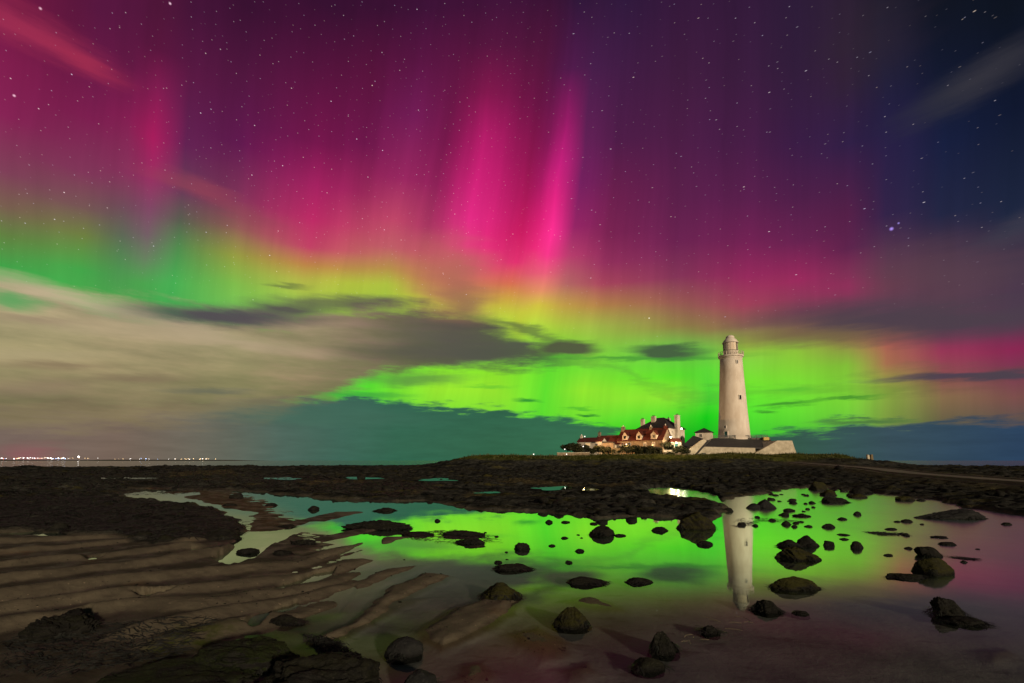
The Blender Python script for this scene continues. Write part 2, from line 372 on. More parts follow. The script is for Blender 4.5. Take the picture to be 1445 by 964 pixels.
# ------------------------------------------------------------------ materials
def newmat(name):
    m = bpy.data.materials.new(name); m.use_nodes = True
    nt = m.node_tree; nt.nodes.clear()
    o = nt.nodes.new('ShaderNodeOutputMaterial')
    p = nt.nodes.new('ShaderNodeBsdfPrincipled')
    nt.links.new(p.outputs[0], o.inputs[0])
    return m, nt, p
class NB:
    def __init__(s, nt): s.nt = nt
    def n(s, t, **kw):
        q = s.nt.nodes.new(t)
        for k, v in kw.items(): setattr(q, k, v)
        return q
    def set(s, sock, v):
        if isinstance(v, (int, float, tuple, list)): sock.default_value = v
        else: s.nt.links.new(v, sock)
    def math(s, op, a, b=None, clamp=False):
        q = s.n('ShaderNodeMath', operation=op, use_clamp=clamp); s.set(q.inputs[0], a)
        if b is not None: s.set(q.inputs[1], b)
        return q.outputs[0]
    def mr(s, v, a, b, c=0.0, d=1.0):
        q = s.n('ShaderNodeMapRange', clamp=True); s.set(q.inputs[0], v)
        for i, k in enumerate((a, b, c, d)): s.set(q.inputs[1 + i], k)
        return q.outputs[0]
    def mix(s, f, a, b, blend='MIX'):
        q = s.n('ShaderNodeMix', data_type='RGBA', blend_type=blend)
        s.set(q.inputs[0], f); s.set(q.inputs[6], a); s.set(q.inputs[7], b); return q.outputs[2]
    def noise(s, scale, detail=4.0, rough=0.55, vec=None, stretch=None):
        q = s.n('ShaderNodeTexNoise'); q.inputs['Scale'].default_value = scale
        q.inputs['Detail'].default_value = detail; q.inputs['Roughness'].default_value = rough
        if vec is None:
            vec = s.n('ShaderNodeNewGeometry').outputs['Position']
        if stretch:
            mp = s.n('ShaderNodeMapping'); s.nt.links.new(vec, mp.inputs[0]); mp.inputs['Scale'].default_value = stretch[:3]
            if len(stretch) > 3: mp.inputs['Rotation'].default_value = (0, 0, stretch[3])
            vec = mp.outputs[0]
        s.nt.links.new(vec, q.inputs['Vector'])
        return q.outputs[0]
    def bump(s, h, strength, dist, prev=None):
        q = s.n('ShaderNodeBump'); q.inputs['Strength'].default_value = strength; q.inputs['Distance'].default_value = dist
        s.nt.links.new(h, q.inputs['Height'])
        if prev is not None: s.nt.links.new(prev, q.inputs['Normal'])
        return q.outputs[0]
    def attr(s, name):
        q = s.n('ShaderNodeAttribute', attribute_name=name); return q.outputs['Fac']

def simple(name, c, rough=0.7, var=0.25, scale=1.5, bump=0.0, metal=0.0, c2=None, bscale=None, stretch=None, spec=0.4):
    m, nt, p = newmat(name); b = NB(nt)
    n = b.noise(scale, 5.0, 0.6, stretch=stretch)
    c = tuple(c) + (1,)
    lo = tuple(v * (1 - var) for v in c[:3]) + (1,) if c2 is None else tuple(c2) + (1,)
    colr = b.mix(b.mr(n, 0.35, 0.68), lo, c)
    nt.links.new(colr, p.inputs['Base Color'])
    p.inputs['Roughness'].default_value = rough
    p.inputs['Metallic'].default_value = metal
    p.inputs['Specular IOR Level'].default_value = spec
    if bump:
        nt.links.new(b.bump(b.noise(bscale or scale * 6, 5.0, 0.6), 0.6, bump), p.inputs['Normal'])
    return m
def emis(name, c, strength):
    m, nt, p = newmat(name)
    p.inputs['Base Color'].default_value = (0.05, 0.05, 0.05, 1)
    p.inputs['Emission Color'].default_value = tuple(c) + (1,)
    p.inputs['Emission Strength'].default_value = strength
    return m

# terrain
mat_ground, nt, p = newmat('shore_ground'); b = NB(nt)
sand_a = b.mix(b.mr(b.noise(2.2, 5), .35, .68), (.058, .055, .041, 1), (.108, .098, .071, 1))
grain = b.noise(160, 3, .7)
sand_a = b.mix(b.mr(grain, .30, .75, 0, .55), sand_a, (.185, .160, .120, 1))
specks = b.noise(28, 2, .5)
sand_a = b.mix(b.mr(specks, .69, .73), sand_a, (.02, .02, .016, 1))
sand_a = b.mix(b.mr(b.noise(19, 2, .4), .745, .765), sand_a, (.42, .34, .24, 1))
sand_a = b.mix(b.math('MULTIPLY', b.attr('rust'), b.mr(b.noise(1.7, 5), .30, .60), True), sand_a, (.13, .062, .015, 1))
sand_a = b.mix(b.math('MULTIPLY', b.attr('algae'), b.mr(b.noise(4.0, 6, .65), .36, .6), True), sand_a, (.050, .066, .014, 1))
bed_c = b.mix(b.mr(b.noise(.8, 6, .6), .35, .68), (.10, .102, .105, 1), (.20, .20, .197, 1))
bed_c = b.mix(b.mr(b.noise(1.1, 6, .66, stretch=(1, 2.6, 1, R(35))), .56, .68, 0, .75), bed_c, (.05, .045, .04, 1))
sand_a = b.mix(b.attr('wet'), sand_a, b.mix(1.0, sand_a, (.66, .62, .58, 1), 'MULTIPLY'))
sand_a = b.mix(b.mr(b.math('ADD', b.attr('damp_shade'), b.math('MULTIPLY', b.math('SUBTRACT', b.noise(3.0, 5, .6), .5), .45)), .40, .85), sand_a, b.mix(1.0, sand_a, (.40, .40, .41, 1), 'MULTIPLY'))  # troughs painted darker: ripple shade put into the colour, along with damp sand
sand_a = b.mix(b.attr('bed'), sand_a, bed_c)
reef_c = b.mix(b.mr(b.noise(.9, 6, .65), .36, .66), (.010, .012, .0125, 1), (.062, .065, .059, 1))
reef_c = b.mix(b.mr(b.noise(5.0, 4, .6), .52, .78, 0, .8), reef_c, (.085, .085, .074, 1))
reef_c = b.mix(b.math('MULTIPLY', b.mr(b.noise(.30, 6, .65, stretch=(.6, 1.4, 1)), .54, .68), .85), reef_c, (.078, .072, .022, 1))
reef_c = b.mix(b.mr(b.noise(.22, 6, .7, stretch=(.4, 1.6, 1)), .50, .60, 0, .75), reef_c, (.006, .007, .007, 1))
reef_c = b.mix(b.attr('pale'), reef_c, b.mix(b.mr(b.noise(2.5, 5, .6), .4, .62), (.036, .034, .025, 1), (.105, .090, .048, 1)))
grass_c = b.mix(b.mr(b.noise(.5, 6, .65), .36, .64), (.022, .034, .007, 1), (.095, .100, .026, 1))
gc = b.mix(b.attr('reef'), sand_a, reef_c)
gc = b.mix(b.attr('grass'), gc, grass_c)
nt.links.new(gc, p.inputs['Base Color'])
shine = b.math('MULTIPLY', b.attr('damp_shade'), b.mr(b.noise(1.3, 4), .42, .62), True)
nt.links.new(b.math('SUBTRACT', b.mr(b.attr('wet'), 0, 1, .85, .6), b.math('MULTIPLY', shine, .32)), p.inputs['Roughness'])
nt.links.new(b.math('MULTIPLY', b.math('SUBTRACT', 1.0, b.attr('reef'), True), b.math('ADD', b.math('MULTIPLY', shine, .30), .10)), p.inputs['Specular IOR Level'])
bh = b.math('ADD', b.math('MULTIPLY', b.noise(70, 4, .65), .35), b.math('MULTIPLY', b.noise(9, 5, .65), 1.0))
nb1 = b.bump(bh, .55, .035)
rb = b.math('MULTIPLY', b.noise(6, 6, .7), b.attr('reef'))
nt.links.new(b.bump(rb, .9, .16, nb1), p.inputs['Normal'])

# still water: a clear reflecting surface over the bed
def water_mat(name, rough, tint, bump, bscale, stretch):
    m = bpy.data.materials.new(name); m.use_nodes = True
    nt = m.node_tree; nt.nodes.clear(); b = NB(nt)
    o = b.n('ShaderNodeOutputMaterial')
    gl = b.n('ShaderNodeBsdfGlossy'); gpos = b.n('ShaderNodeSeparateXYZ'); nt.links.new(b.n('ShaderNodeNewGeometry').outputs['Position'], gpos.inputs[0])
    ruf = b.math('ADD', b.mr(gpos.outputs[0], 8.0, 15.0, rough, .17), b.math('MULTIPLY', b.mr(b.noise(.35, 3), .45, .7), .022))
    nt.links.new(ruf, gl.inputs['Roughness']); gl.inputs['Color'].default_value = (.80, 1, .88, 1)
    tr = b.n('ShaderNodeBsdfTransparent'); tr.inputs['Color'].default_value = tint
    lw = b.n('ShaderNodeLayerWeight'); lw.inputs['Blend'].default_value = .5
    fr = b.n('ShaderNodeMapRange', clamp=True); fr.interpolation_type = 'SMOOTHSTEP'
    nt.links.new(lw.outputs['Facing'], fr.inputs[0])
    for i_, v_ in enumerate((.685, .872, .035, .88)): fr.inputs[1 + i_].default_value = v_
    mx = b.n('ShaderNodeMixShader')
    nn = b.noise(bscale, 3, .5, stretch=stretch)
    nrm = b.bump(nn, 1.0, bump)
    nt.links.new(nrm, gl.inputs['Normal'])
    nt.links.new(fr.outputs[0], mx.inputs[0])
    nt.links.new(tr.outputs[0], mx.inputs[1]); nt.links.new(gl.outputs[0], mx.inputs[2])
    nt.links.new(mx.outputs[0], o.inputs[0])
    return m
mat_pool = water_mat('still_pool_water', .022, (.82, .86, .84, 1), .0022, .55, (1, .55, 1))
mat_sea, nt, p = newmat('sea_water'); b = NB(nt)
p.inputs['Base Color'].default_value = (.030, .040, .042, 1)
p.inputs['Roughness'].default_value = .11; p.inputs['IOR'].default_value = 1.33
p.inputs['Specular Tint'].default_value = (.5, .62, .62, 1)
nt.links.new(b.bump(b.noise(.12, 4, .6), .1, .02), p.inputs['Normal'])

# rocks
def rock_mat(name, base, hi, algae, amount, weed=0.0):
    m, nt, p = newmat(name); b = NB(nt)
    geo = b.n('ShaderNodeNewGeometry')
    sep = b.n('ShaderNodeSeparateXYZ'); nt.links.new(geo.outputs['Normal'], sep.inputs[0])
    sp = b.n('ShaderNodeSeparateXYZ'); nt.links.new(geo.outputs['Position'], sp.inputs[0])
    n1 = b.noise(4.5, 7, .65)
    c = b.mix(b.mr(n1, .33, .68), tuple(base) + (1,), tuple(hi) + (1,))
    c = b.mix(b.mr(b.noise(23, 4, .6), .58, .72, 0, .7), c, tuple(v * 1.7 for v in hi) + (1,))
    c = b.mix(b.mr(b.noise(44, 2, .5), .69, .73, 0, .8), c, (.06, .057, .05, 1))     # barnacles
    up = b.math('MULTIPLY', b.mr(sep.outputs[2], .15, .75), b.mr(b.noise(2.6, 6, .7), .52 - .25 * amount, .72 - .22 * amount))
    c = b.mix(b.math('MULTIPLY', up, min(1, amount), True), c, tuple(algae) + (1,))
    wet = b.mr(b.math('ADD', sp.outputs[2], b.math('MULTIPLY', b.noise(5, 3), .06)), .11, .05)
    c = b.mix(b.math('MULTIPLY', wet, .75), c, (.005, .005, .005, 1))
    nt.links.new(c, p.inputs['Base Color'])
    nt.links.new(b.mr(wet, 0, 1, .78, .32), p.inputs['Roughness'])
    p.inputs['Specular IOR Level'].default_value = .12
    h = b.math('ADD', b.noise(9, 7, .68), b.math('MULTIPLY', b.noise(48, 4, .65), .3))
    nt.links.new(b.bump(h, .9, .08), p.inputs['Normal'])
    return m
M = {}
M['rock_dark'] = rock_mat('dark_wet_stone', (.005, .0055, .0055), (.018, .018, .017), (.020, .023, .007), .4)
M['rock_green'] = rock_mat('algae_stone', (.007, .007, .006), (.020, .019, .015), (.034, .035, .008), 1.0)
M['rock_grey'] = rock_mat('grey_stone', (.011, .012, .014), (.027, .029, .031), (.02, .02, .011), .15)
M['rock_moss'] = rock_mat('mossy_slab_stone', (.006, .0065, .007), (.018, .018, .018), (.022, .036, .005), .6)
M['weed'] = simple('seaweed', (.034, .038, .036), .55, .6, 6.0, 0, c2=(.004, .005, .005), spec=.12)
M['white_paint'] = simple('weathered_white_paint', (.84, .79, .72), .7, .2, .55, .012, c2=(.68, .61, .53), bscale=3, stretch=(1, 1, .35))
M['white_wall'] = simple('limewashed_wall', (.74, .69, .60), .8, .2, .5, .02, c2=(.50, .44, .36), bscale=2.5)
M['stone_wall'] = simple('rendered_stone_wall', (.66, .61, .49), .85, .2, .8, .04, c2=(.42, .38, .29), bscale=2)
M['sand_stone'] = simple('cottage_stone', (.38, .29, .19), .85, .2, 1.6, .05, c2=(.18, .14, .10), bscale=3)
M['red_tile'] = simple('red_roof_tile', (.125, .020, .010), .8, .2, 1.2, .04, c2=(.060, .014, .009), bscale=5)
M['slate'] = simple('dark_slate', (.040, .038, .040), .7, .3, 1.5, .03, c2=(.018, .018, .019), bscale=4)
M['asphalt_roof'] = simple('asphalt_apron', (.050, .050, .052), .8, .3, 1.0, .02, c2=(.028, .028, .03))
M['pot'] = simple('chimney_pot', (.10, .08, .07), .8, .3, 3)
M['white_trim'] = simple('white_trim', (.78, .75, .70), .6, .1, 2)
M['iron'] = simple('painted_iron', (.72, .66, .55), .5, .3, 4, metal=.2)
M['dark_iron'] = simple('dark_iron_rail', (.045, .055, .055), .5, .3, 4, metal=.3)
M['window'] = simple('dark_window_glass', (.012, .014, .016), .12, .3, 1, spec=.6)
M['door'] = simple('teal_door_paint', (.02, .16, .16), .5, .2, 3)
M['yellow'] = simple('yellow_paint', (.62, .46, .10), .55, .2, 3)
M['wood'] = simple('fence_wood', (.22, .17, .09), .8, .3, 3, stretch=(6, 6, 1))
M['concrete'] = simple('causeway_concrete', (.16, .145, .12), .85, .3, .6, .02, c2=(.085, .076, .062), bscale=6)
M['leaf'] = simple('shrub_leaves', (.034, .040, .010), .7, .5, 1.5, c2=(.011, .016, .004))
M['bark'] = simple('shrub_bark', (.05, .04, .03), .9, .3, 4)
M['far_land'] = simple('far_land', (.02, .022, .022), .9, .3, .004)
M['lit_window'] = emis('lit_window', (1.0, .62, .26), .8)
M['lamp'] = emis('lamp_glow', (1.0, .86, .66), 14)
M['lamp_small'] = emis('small_lamp_glow', (1.0, .90, .78), 2.5)
M['straw'] = simple('dry_straw', (.12, .105, .065), .7, .2, 8)

# ------------------------------------------------------------------ object helpers
def link(name, me, mat=None, parent=None, smooth=False):
    o = bpy.data.objects.new(name, me)
    if mat is not None: me.materials.append(mat)
    col.objects.link(o)
    if parent is not None: o.parent = parent
    if smooth:
        for pl in me.polygons: pl.use_smooth = True
    return o
def obj(name, bm, mat, parent=None, smooth=False):
    bmesh.ops.recalc_face_normals(bm, faces=bm.faces)
    me = bpy.data.meshes.new(name); bm.to_mesh(me); bm.free()
    return link(name, me, mat, parent, smooth)
def tag(o, label=None, cat=None, group=None, kind=None):
    if label: o['label'] = label
    if cat: o['category'] = cat
    if group: o['group'] = group
    if kind: o['kind'] = kind
    return o
def thing(name, label, cat, loc, rz=0.0, group=None):
    o = bpy.data.objects.new(name, None); col.objects.link(o)
    o.empty_display_size = .5
    o.location = loc; o.rotation_euler = (0, 0, rz)
    return tag(o, label, cat, group)
def mesh_np(name, verts, quads, mat, smooth=True, parent=None):
    me = bpy.data.meshes.new(name)
    verts = np.asarray(verts, dtype=np.float32); quads = np.asarray(quads, dtype=np.int32)
    k = quads.shape[1]
    me.vertices.add(len(verts)); me.vertices.foreach_set('co', verts.ravel())
    me.loops.add(quads.size); me.loops.foreach_set('vertex_index', quads.ravel())
    me.polygons.add(len(quads)); me.polygons.foreach_set('loop_start', np.arange(0, quads.size, k, dtype=np.int32))
    me.polygons.foreach_set('use_smooth', np.full(len(quads), smooth))
    me.update(calc_edges=True)
    return link(name, me, mat, parent)
def box(bm, x0, x1, y0, y1, z0, z1, mtx=None):
    vs = [bm.verts.new((x, y, z)) for z in (z0, z1) for y in (y0, y1) for x in (x0, x1)]
    if mtx is not None:
        for v in vs: v.co = mtx @ v.co
    for f in ((0, 1, 3, 2), (4, 6, 7, 5), (0, 4, 5, 1), (2, 3, 7, 6), (0, 2, 6, 4), (1, 5, 7, 3)):
        bm.faces.new([vs[i] for i in f])
    return vs
def prism(bm, pts, y0, y1):
    """outline pts (x, z) given depth from y0 to y1"""
    a = [bm.verts.new((x, y0, z)) for x, z in pts]; c = [bm.verts.new((x, y1, z)) for x, z in pts]
    bm.faces.new(a); bm.faces.new(list(reversed(c)))
    n = len(pts)
    for i in range(n):
        j = (i + 1) % n
        bm.faces.new((a[i], c[i], c[j], a[j]))
def lathe(bm, prof, segs=48, cx=0, cy=0, cap=True):
    rings = []
    for z, r in prof:
        rings.append([bm.verts.new((cx + r * math.cos(2 * math.pi * i / segs), cy + r * math.sin(2 * math.pi * i / segs), z)) for i in range(segs)])
    for a, c in zip(rings, rings[1:]):
        for i in range(segs):
            j = (i + 1) % segs
            bm.faces.new((a[i], a[j], c[j], c[i]))
    if cap:
        bm.faces.new(list(reversed(rings[0]))); bm.faces.new(rings[-1])
def tube(bm, p0, p1, r, segs=6, r1=None):
    p0, p1 = Vector(p0), Vector(p1); d = p1 - p0
    q = d.to_track_quat('Z', 'Y').to_matrix()
    rings = []
    for t, rr in ((0, r), (1, r if r1 is None else r1)):
        rings.append([bm.verts.new(p0 + d * t + q @ Vector((rr * math.cos(2 * math.pi * i / segs), rr * math.sin(2 * math.pi * i / segs), 0))) for i in range(segs)])
    for i in range(segs):
        j = (i + 1) % segs
        bm.faces.new((rings[0][i], rings[0][j], rings[1][j], rings[1][i]))
    bm.faces.new(list(reversed(rings[0]))); bm.faces.new(rings[1])
B = bmesh.new

# ------------------------------------------------------------------ numpy noise
def _h(ix, iy, s):
    h = (ix * 374761393 + iy * 668265263 + s * 974634541) & 0xFFFFFFFF
    h = ((h ^ (h >> 13)) * 1274126177) & 0xFFFFFFFF
    h = ((h ^ (h >> 15)) * 2246822519) & 0xFFFFFFFF
    return ((h ^ (h >> 16)) & 0xFFFFFF) / float(0xFFFFFF)
def vn(x, y, s=0):
    ix = np.floor(x).astype(np.int64); iy = np.floor(y).astype(np.int64)
    fx = x - ix; fy = y - iy
    u = fx * fx * fx * (fx * (fx * 6 - 15) + 10); v = fy * fy * fy * (fy * (fy * 6 - 15) + 10)
    a = _h(ix, iy, s); bq = _h(ix + 1, iy, s); c = _h(ix, iy + 1, s); d = _h(ix + 1, iy + 1, s)
    return (a + (bq - a) * u) * (1 - v) + (c + (d - c) * u) * v
def fbm(x, y, oct=4, s=0, gain=.5):
    t = np.zeros_like(x, dtype=float); amp = 1.0; tot = 0
    for o in range(oct):
        ca, sa = math.cos(.6 * o + .3), math.sin(.6 * o + .3)
        f = 2.03 ** o
        t += amp * (vn((x * ca - y * sa) * f + 17.3 * o, (x * sa + y * ca) * f - 9.1 * o, s + o) - .5); tot += amp; amp *= gain
    return t / tot * 2       # about -1..1
def worley(x, y, s=0):
    ix = np.floor(x).astype(np.int64); iy = np.floor(y).astype(np.int64)
    best = np.full(x.shape, 9.0); second = np.full(x.shape, 9.0); bid = np.zeros(x.shape)
    for dx in (-1, 0, 1):
        for dy in (-1, 0, 1):
            cx = ix + dx; cy = iy + dy
            d = np.hypot(cx + _h(cx, cy, s) - x, cy + _h(cx, cy, s + 7) - y)
            idv = _h(cx, cy, s + 13)
            near = d < best
            second = np.where(near, best, np.minimum(second, d))
            bid = np.where(near, idv, bid); best = np.where(near, d, best)
    return best, second, bid
def sst(x):
    x = np.clip(x, 0, 1); return x * x * (3 - 2 * x)
def seg_dist(x, y, pts, closed):
    d = np.full(x.shape, 1e9); inside = np.zeros(x.shape, bool)
    n = len(pts)
    for i in range(n if closed else n - 1):
        x0, y0 = pts[i]; x1, y1 = pts[(i + 1) % n]
        ex, ey = x1 - x0, y1 - y0
        t = np.clip(((x - x0) * ex + (y - y0) * ey) / (ex * ex + ey * ey + 1e-12), 0, 1)
        d = np.minimum(d, np.hypot(x - x0 - t * ex, y - y0 - t * ey))
        if closed:
            c = ((y0 > y) != (y1 > y)) & (x < (x1 - x0) * (y - y0) / ((y1 - y0) if y1 != y0 else 1e-9) + x0)
            inside ^= c
    return np.where(inside, d, -d) if closed else d
def local(x, y, pts, margin, fn, default):
    """evaluate fn only near the points"""
    xs = [q[0] for q in pts]; ys = [q[1] for q in pts]
    m = (x > min(xs) - margin) & (x < max(xs) + margin) & (y > min(ys) - margin) & (y < max(ys) + margin)
    r = np.full(x.shape, default, float)
    if m.any(): r[m] = fn(x[m], y[m])
    return r
def pix(pts, z=0.0): return [gp(a, c, z) for a, c in pts]
def poly_sd(x, y, pts, margin=3.0):
    return local(x, y, pts, margin, lambda a, c: seg_dist(a, c, pts, True), -margin)

# ------------------------------------------------------------------ terrain
SAND = pix([(-500,770),(-250,760),(0,752),(200,757),(330,755),(345,725),(190,686),(330,690),(400,700),(470,722),(530,740),(515,765),(540,785),(525,812),(500,845),(478,872),(440,900),(500,940),(470,1200),(-500,1300)])
REEF = pix([(-600,770),(-250,762),(0,750),(60,750),(110,756),(160,757),(200,765),(225,770),(260,764),(320,762),(342,748),(338,734),(300,722),(270,712),(190,708),(160,699),(200,690),(330,691),(380,696),(450,702),(480,706),(560,708),(600,706),(640,715),(700,721),(740,721),(800,726),(840,732),(880,728),(950,731),(970,738),(1008,738),(1018,728),(1012,712),(1030,704),(1085,694),(1130,687),(1190,690),(1250,698),(1310,704),(1340,711),(1400,720),(1445,728),(1700,790),(2400,790),(2400,652.6),(-600,652.6)])
CRESTS = [pix(c) for c in [
 [(-300,780),(-150,775),(0,768),(100,764),(195,757)],
 [(-300,806),(-150,796),(0,784),(120,773),(210,763),(270,765)],
 [(-300,828),(-150,816),(0,803),(150,787),(260,774)],
 [(-300,850),(-150,838),(0,824),(130,807),(230,795),(300,783),(360,764),(420,746)],
 [(-300,885),(-150,866),(0,848),(150,825),(300,811),(420,797),(470,781),(525,766)],
 [(-300,915),(-100,880),(40,860),(150,846),(300,832),(400,820),(470,806),(515,792)],
 [(-100,905),(60,880),(190,860),(300,851),(400,838),(460,824),(520,806)],
 [(215,892),(300,868),(370,856),(440,842),(500,822)],
 [(250,905),(330,886),(420,870),(490,850)],
]]
PUDDLES = [pix(c) for c in [
 [(170,846),(205,839),(238,838),(210,845)],
 [(318,802),(350,797),(372,796),(345,803)],
 [(303,790),(322,797),(346,789),(378,770),(420,752),(470,740),(505,734),(440,736),(400,748),(345,752),(325,760),(345,764)],
 [(262,780),(275,775),(320,768),(335,764),(330,771),(295,778)],
 [(235,787),(252,782),(268,781),(255,788)],
 [(118,790),(128,787),(142,789),(130,792)],
 [(60,760),(70,757),(85,759),(72,763)],
 [(98,877),(118,872),(118,877),(102,882)],
 [(384,832),(430,816),(480,801),(470,812),(430,823),(395,834)],
 [(350,882),(370,868),(420,850),(425,854),(385,868),(360,884)],
 [(455,790),(500,772),(530,762),(530,770),(490,782)],
 [(468,866),(478,842),(500,828),(496,845),(482,862)],
 [(893,692),(930,687),(968,689),(1008,699),(1016,709),(968,704),(922,702)],

 [(658,708),(672,708),(670,711),(660,711)],
 [(1000,660),(1040,659),(1045,661),(1005,662)],
 [(210,692),(240,690),(250,693),(225,694)],
 [(255,696),(280,694),(285,698),(262,700)],
]]
BARS = [(pix(c), hh) for c, hh in [
 ([(420,910),(500,872),(540,832),(595,808),(640,812),(605,830),(562,850),(530,880),(470,905)], .075),
 ([(480,826),(540,802),(605,794),(565,812),(500,838)], .05),
 ([(436,760),(520,743),(566,741),(505,756),(450,768)], .04),
 ([(470,780),(540,758),(585,757),(532,773),(482,788)], .05),
 ([(400,738),(470,722),(520,722),(460,736),(420,746)], .04),
 ([(500,862),(560,842),(620,838),(570,856),(515,876)], .0),
 ([(590,888),(640,857),(680,845),(735,846),(725,866),(692,886),(650,905),(622,916),(600,902)], .06),
 ([(715,892),(760,880),(800,898),(808,922),(762,930),(730,915)], .000),
 ([(650,935),(690,922),(700,950),(660,968),(640,955)], .004),
 ([(790,846),(830,838),(872,846),(892,862),(860,862),(810,856)], .004),
 ([(745,828),(790,822),(800,830),(760,834)], .012),
 ([(780,940),(830,930),(850,945),(800,960)], -.01),
 ([(1380,915),(1420,910),(1440,922),(1400,930)], .0),
 ([(520,790),(575,782),(590,790),(540,800)], -.008),
]]
SHORE = pix([(350,690),(400,704),(445,722),(480,738),(525,757),(555,780),(535,812),(502,845),(480,872),(440,900),(500,940),(470,1300)])
def blot(cx, cy, rx, ry, seed):
    q = random.Random(seed); k = [(q.uniform(.1, .34), q.uniform(0, 6.28)) for _ in range(5)]
    out = []
    for i in range(40):
        t = 2 * math.pi * i / 40
        f = 1 + sum(a * math.sin((m + 2) * t + p) / (1 + .35 * m) for m, (a, p) in enumerate(k))
        out.append((cx + rx * f * math.cos(t), cy + ry * f * math.sin(t)))
    return out
POOLS = [(pix(blot(*b_), z_), z_) for b_, z_ in [((782, 689, 26, 2.3, 3), .55), ((832, 690.5, 10, 1.8, 4), .55), ((616, 677, 26, 1.5, 5), .62), ((512, 674.8, 30, 1.2, 6), .62), ((172, 674.8, 36, 1.3, 7), .55), ((398, 675.4, 24, 1.4, 8), .62), ((690, 695, 14, 1.4, 9), .45)]]
PALE = [pix(c) for c in [[(680,684),(740,680),(830,689),(800,693),(740,690)],[(650,700),(690,700),(685,706),(655,705)],[(830,688),(900,684),(900,690),(850,694)],[(560,700),(600,697),(600,704),(565,704)],[(230,672),(330,668),(340,674),(240,678)],[(420,684),(520,680),(530,686),(430,690)]]]
RUST = pix([(200,688),(420,700),(440,735),(345,760),(250,715)])
ROAD = [(79, 134, 2.6), (81, 120, 1.9), (77, 100, 1.35), (66, 78, 1.0), (55.5, 57, .95), (49.5, 44, .95), (45.5, 31, .95), (43, 12, .95), (42, -20, .95)]
ISL = [(-8, 150), (20, 146), (62, 142), (97, 146), (106, 165), (100, 215), (60, 240), (10, 230), (-14, 190)]
ALGAE = [pix(c) for c in [[(190,925),(250,890),(340,885),(300,930),(260,964),(180,964)], [(30,700),(70,696),(70,706),(30,710)], [(100,716),(160,712),(150,720),(105,722)]]]
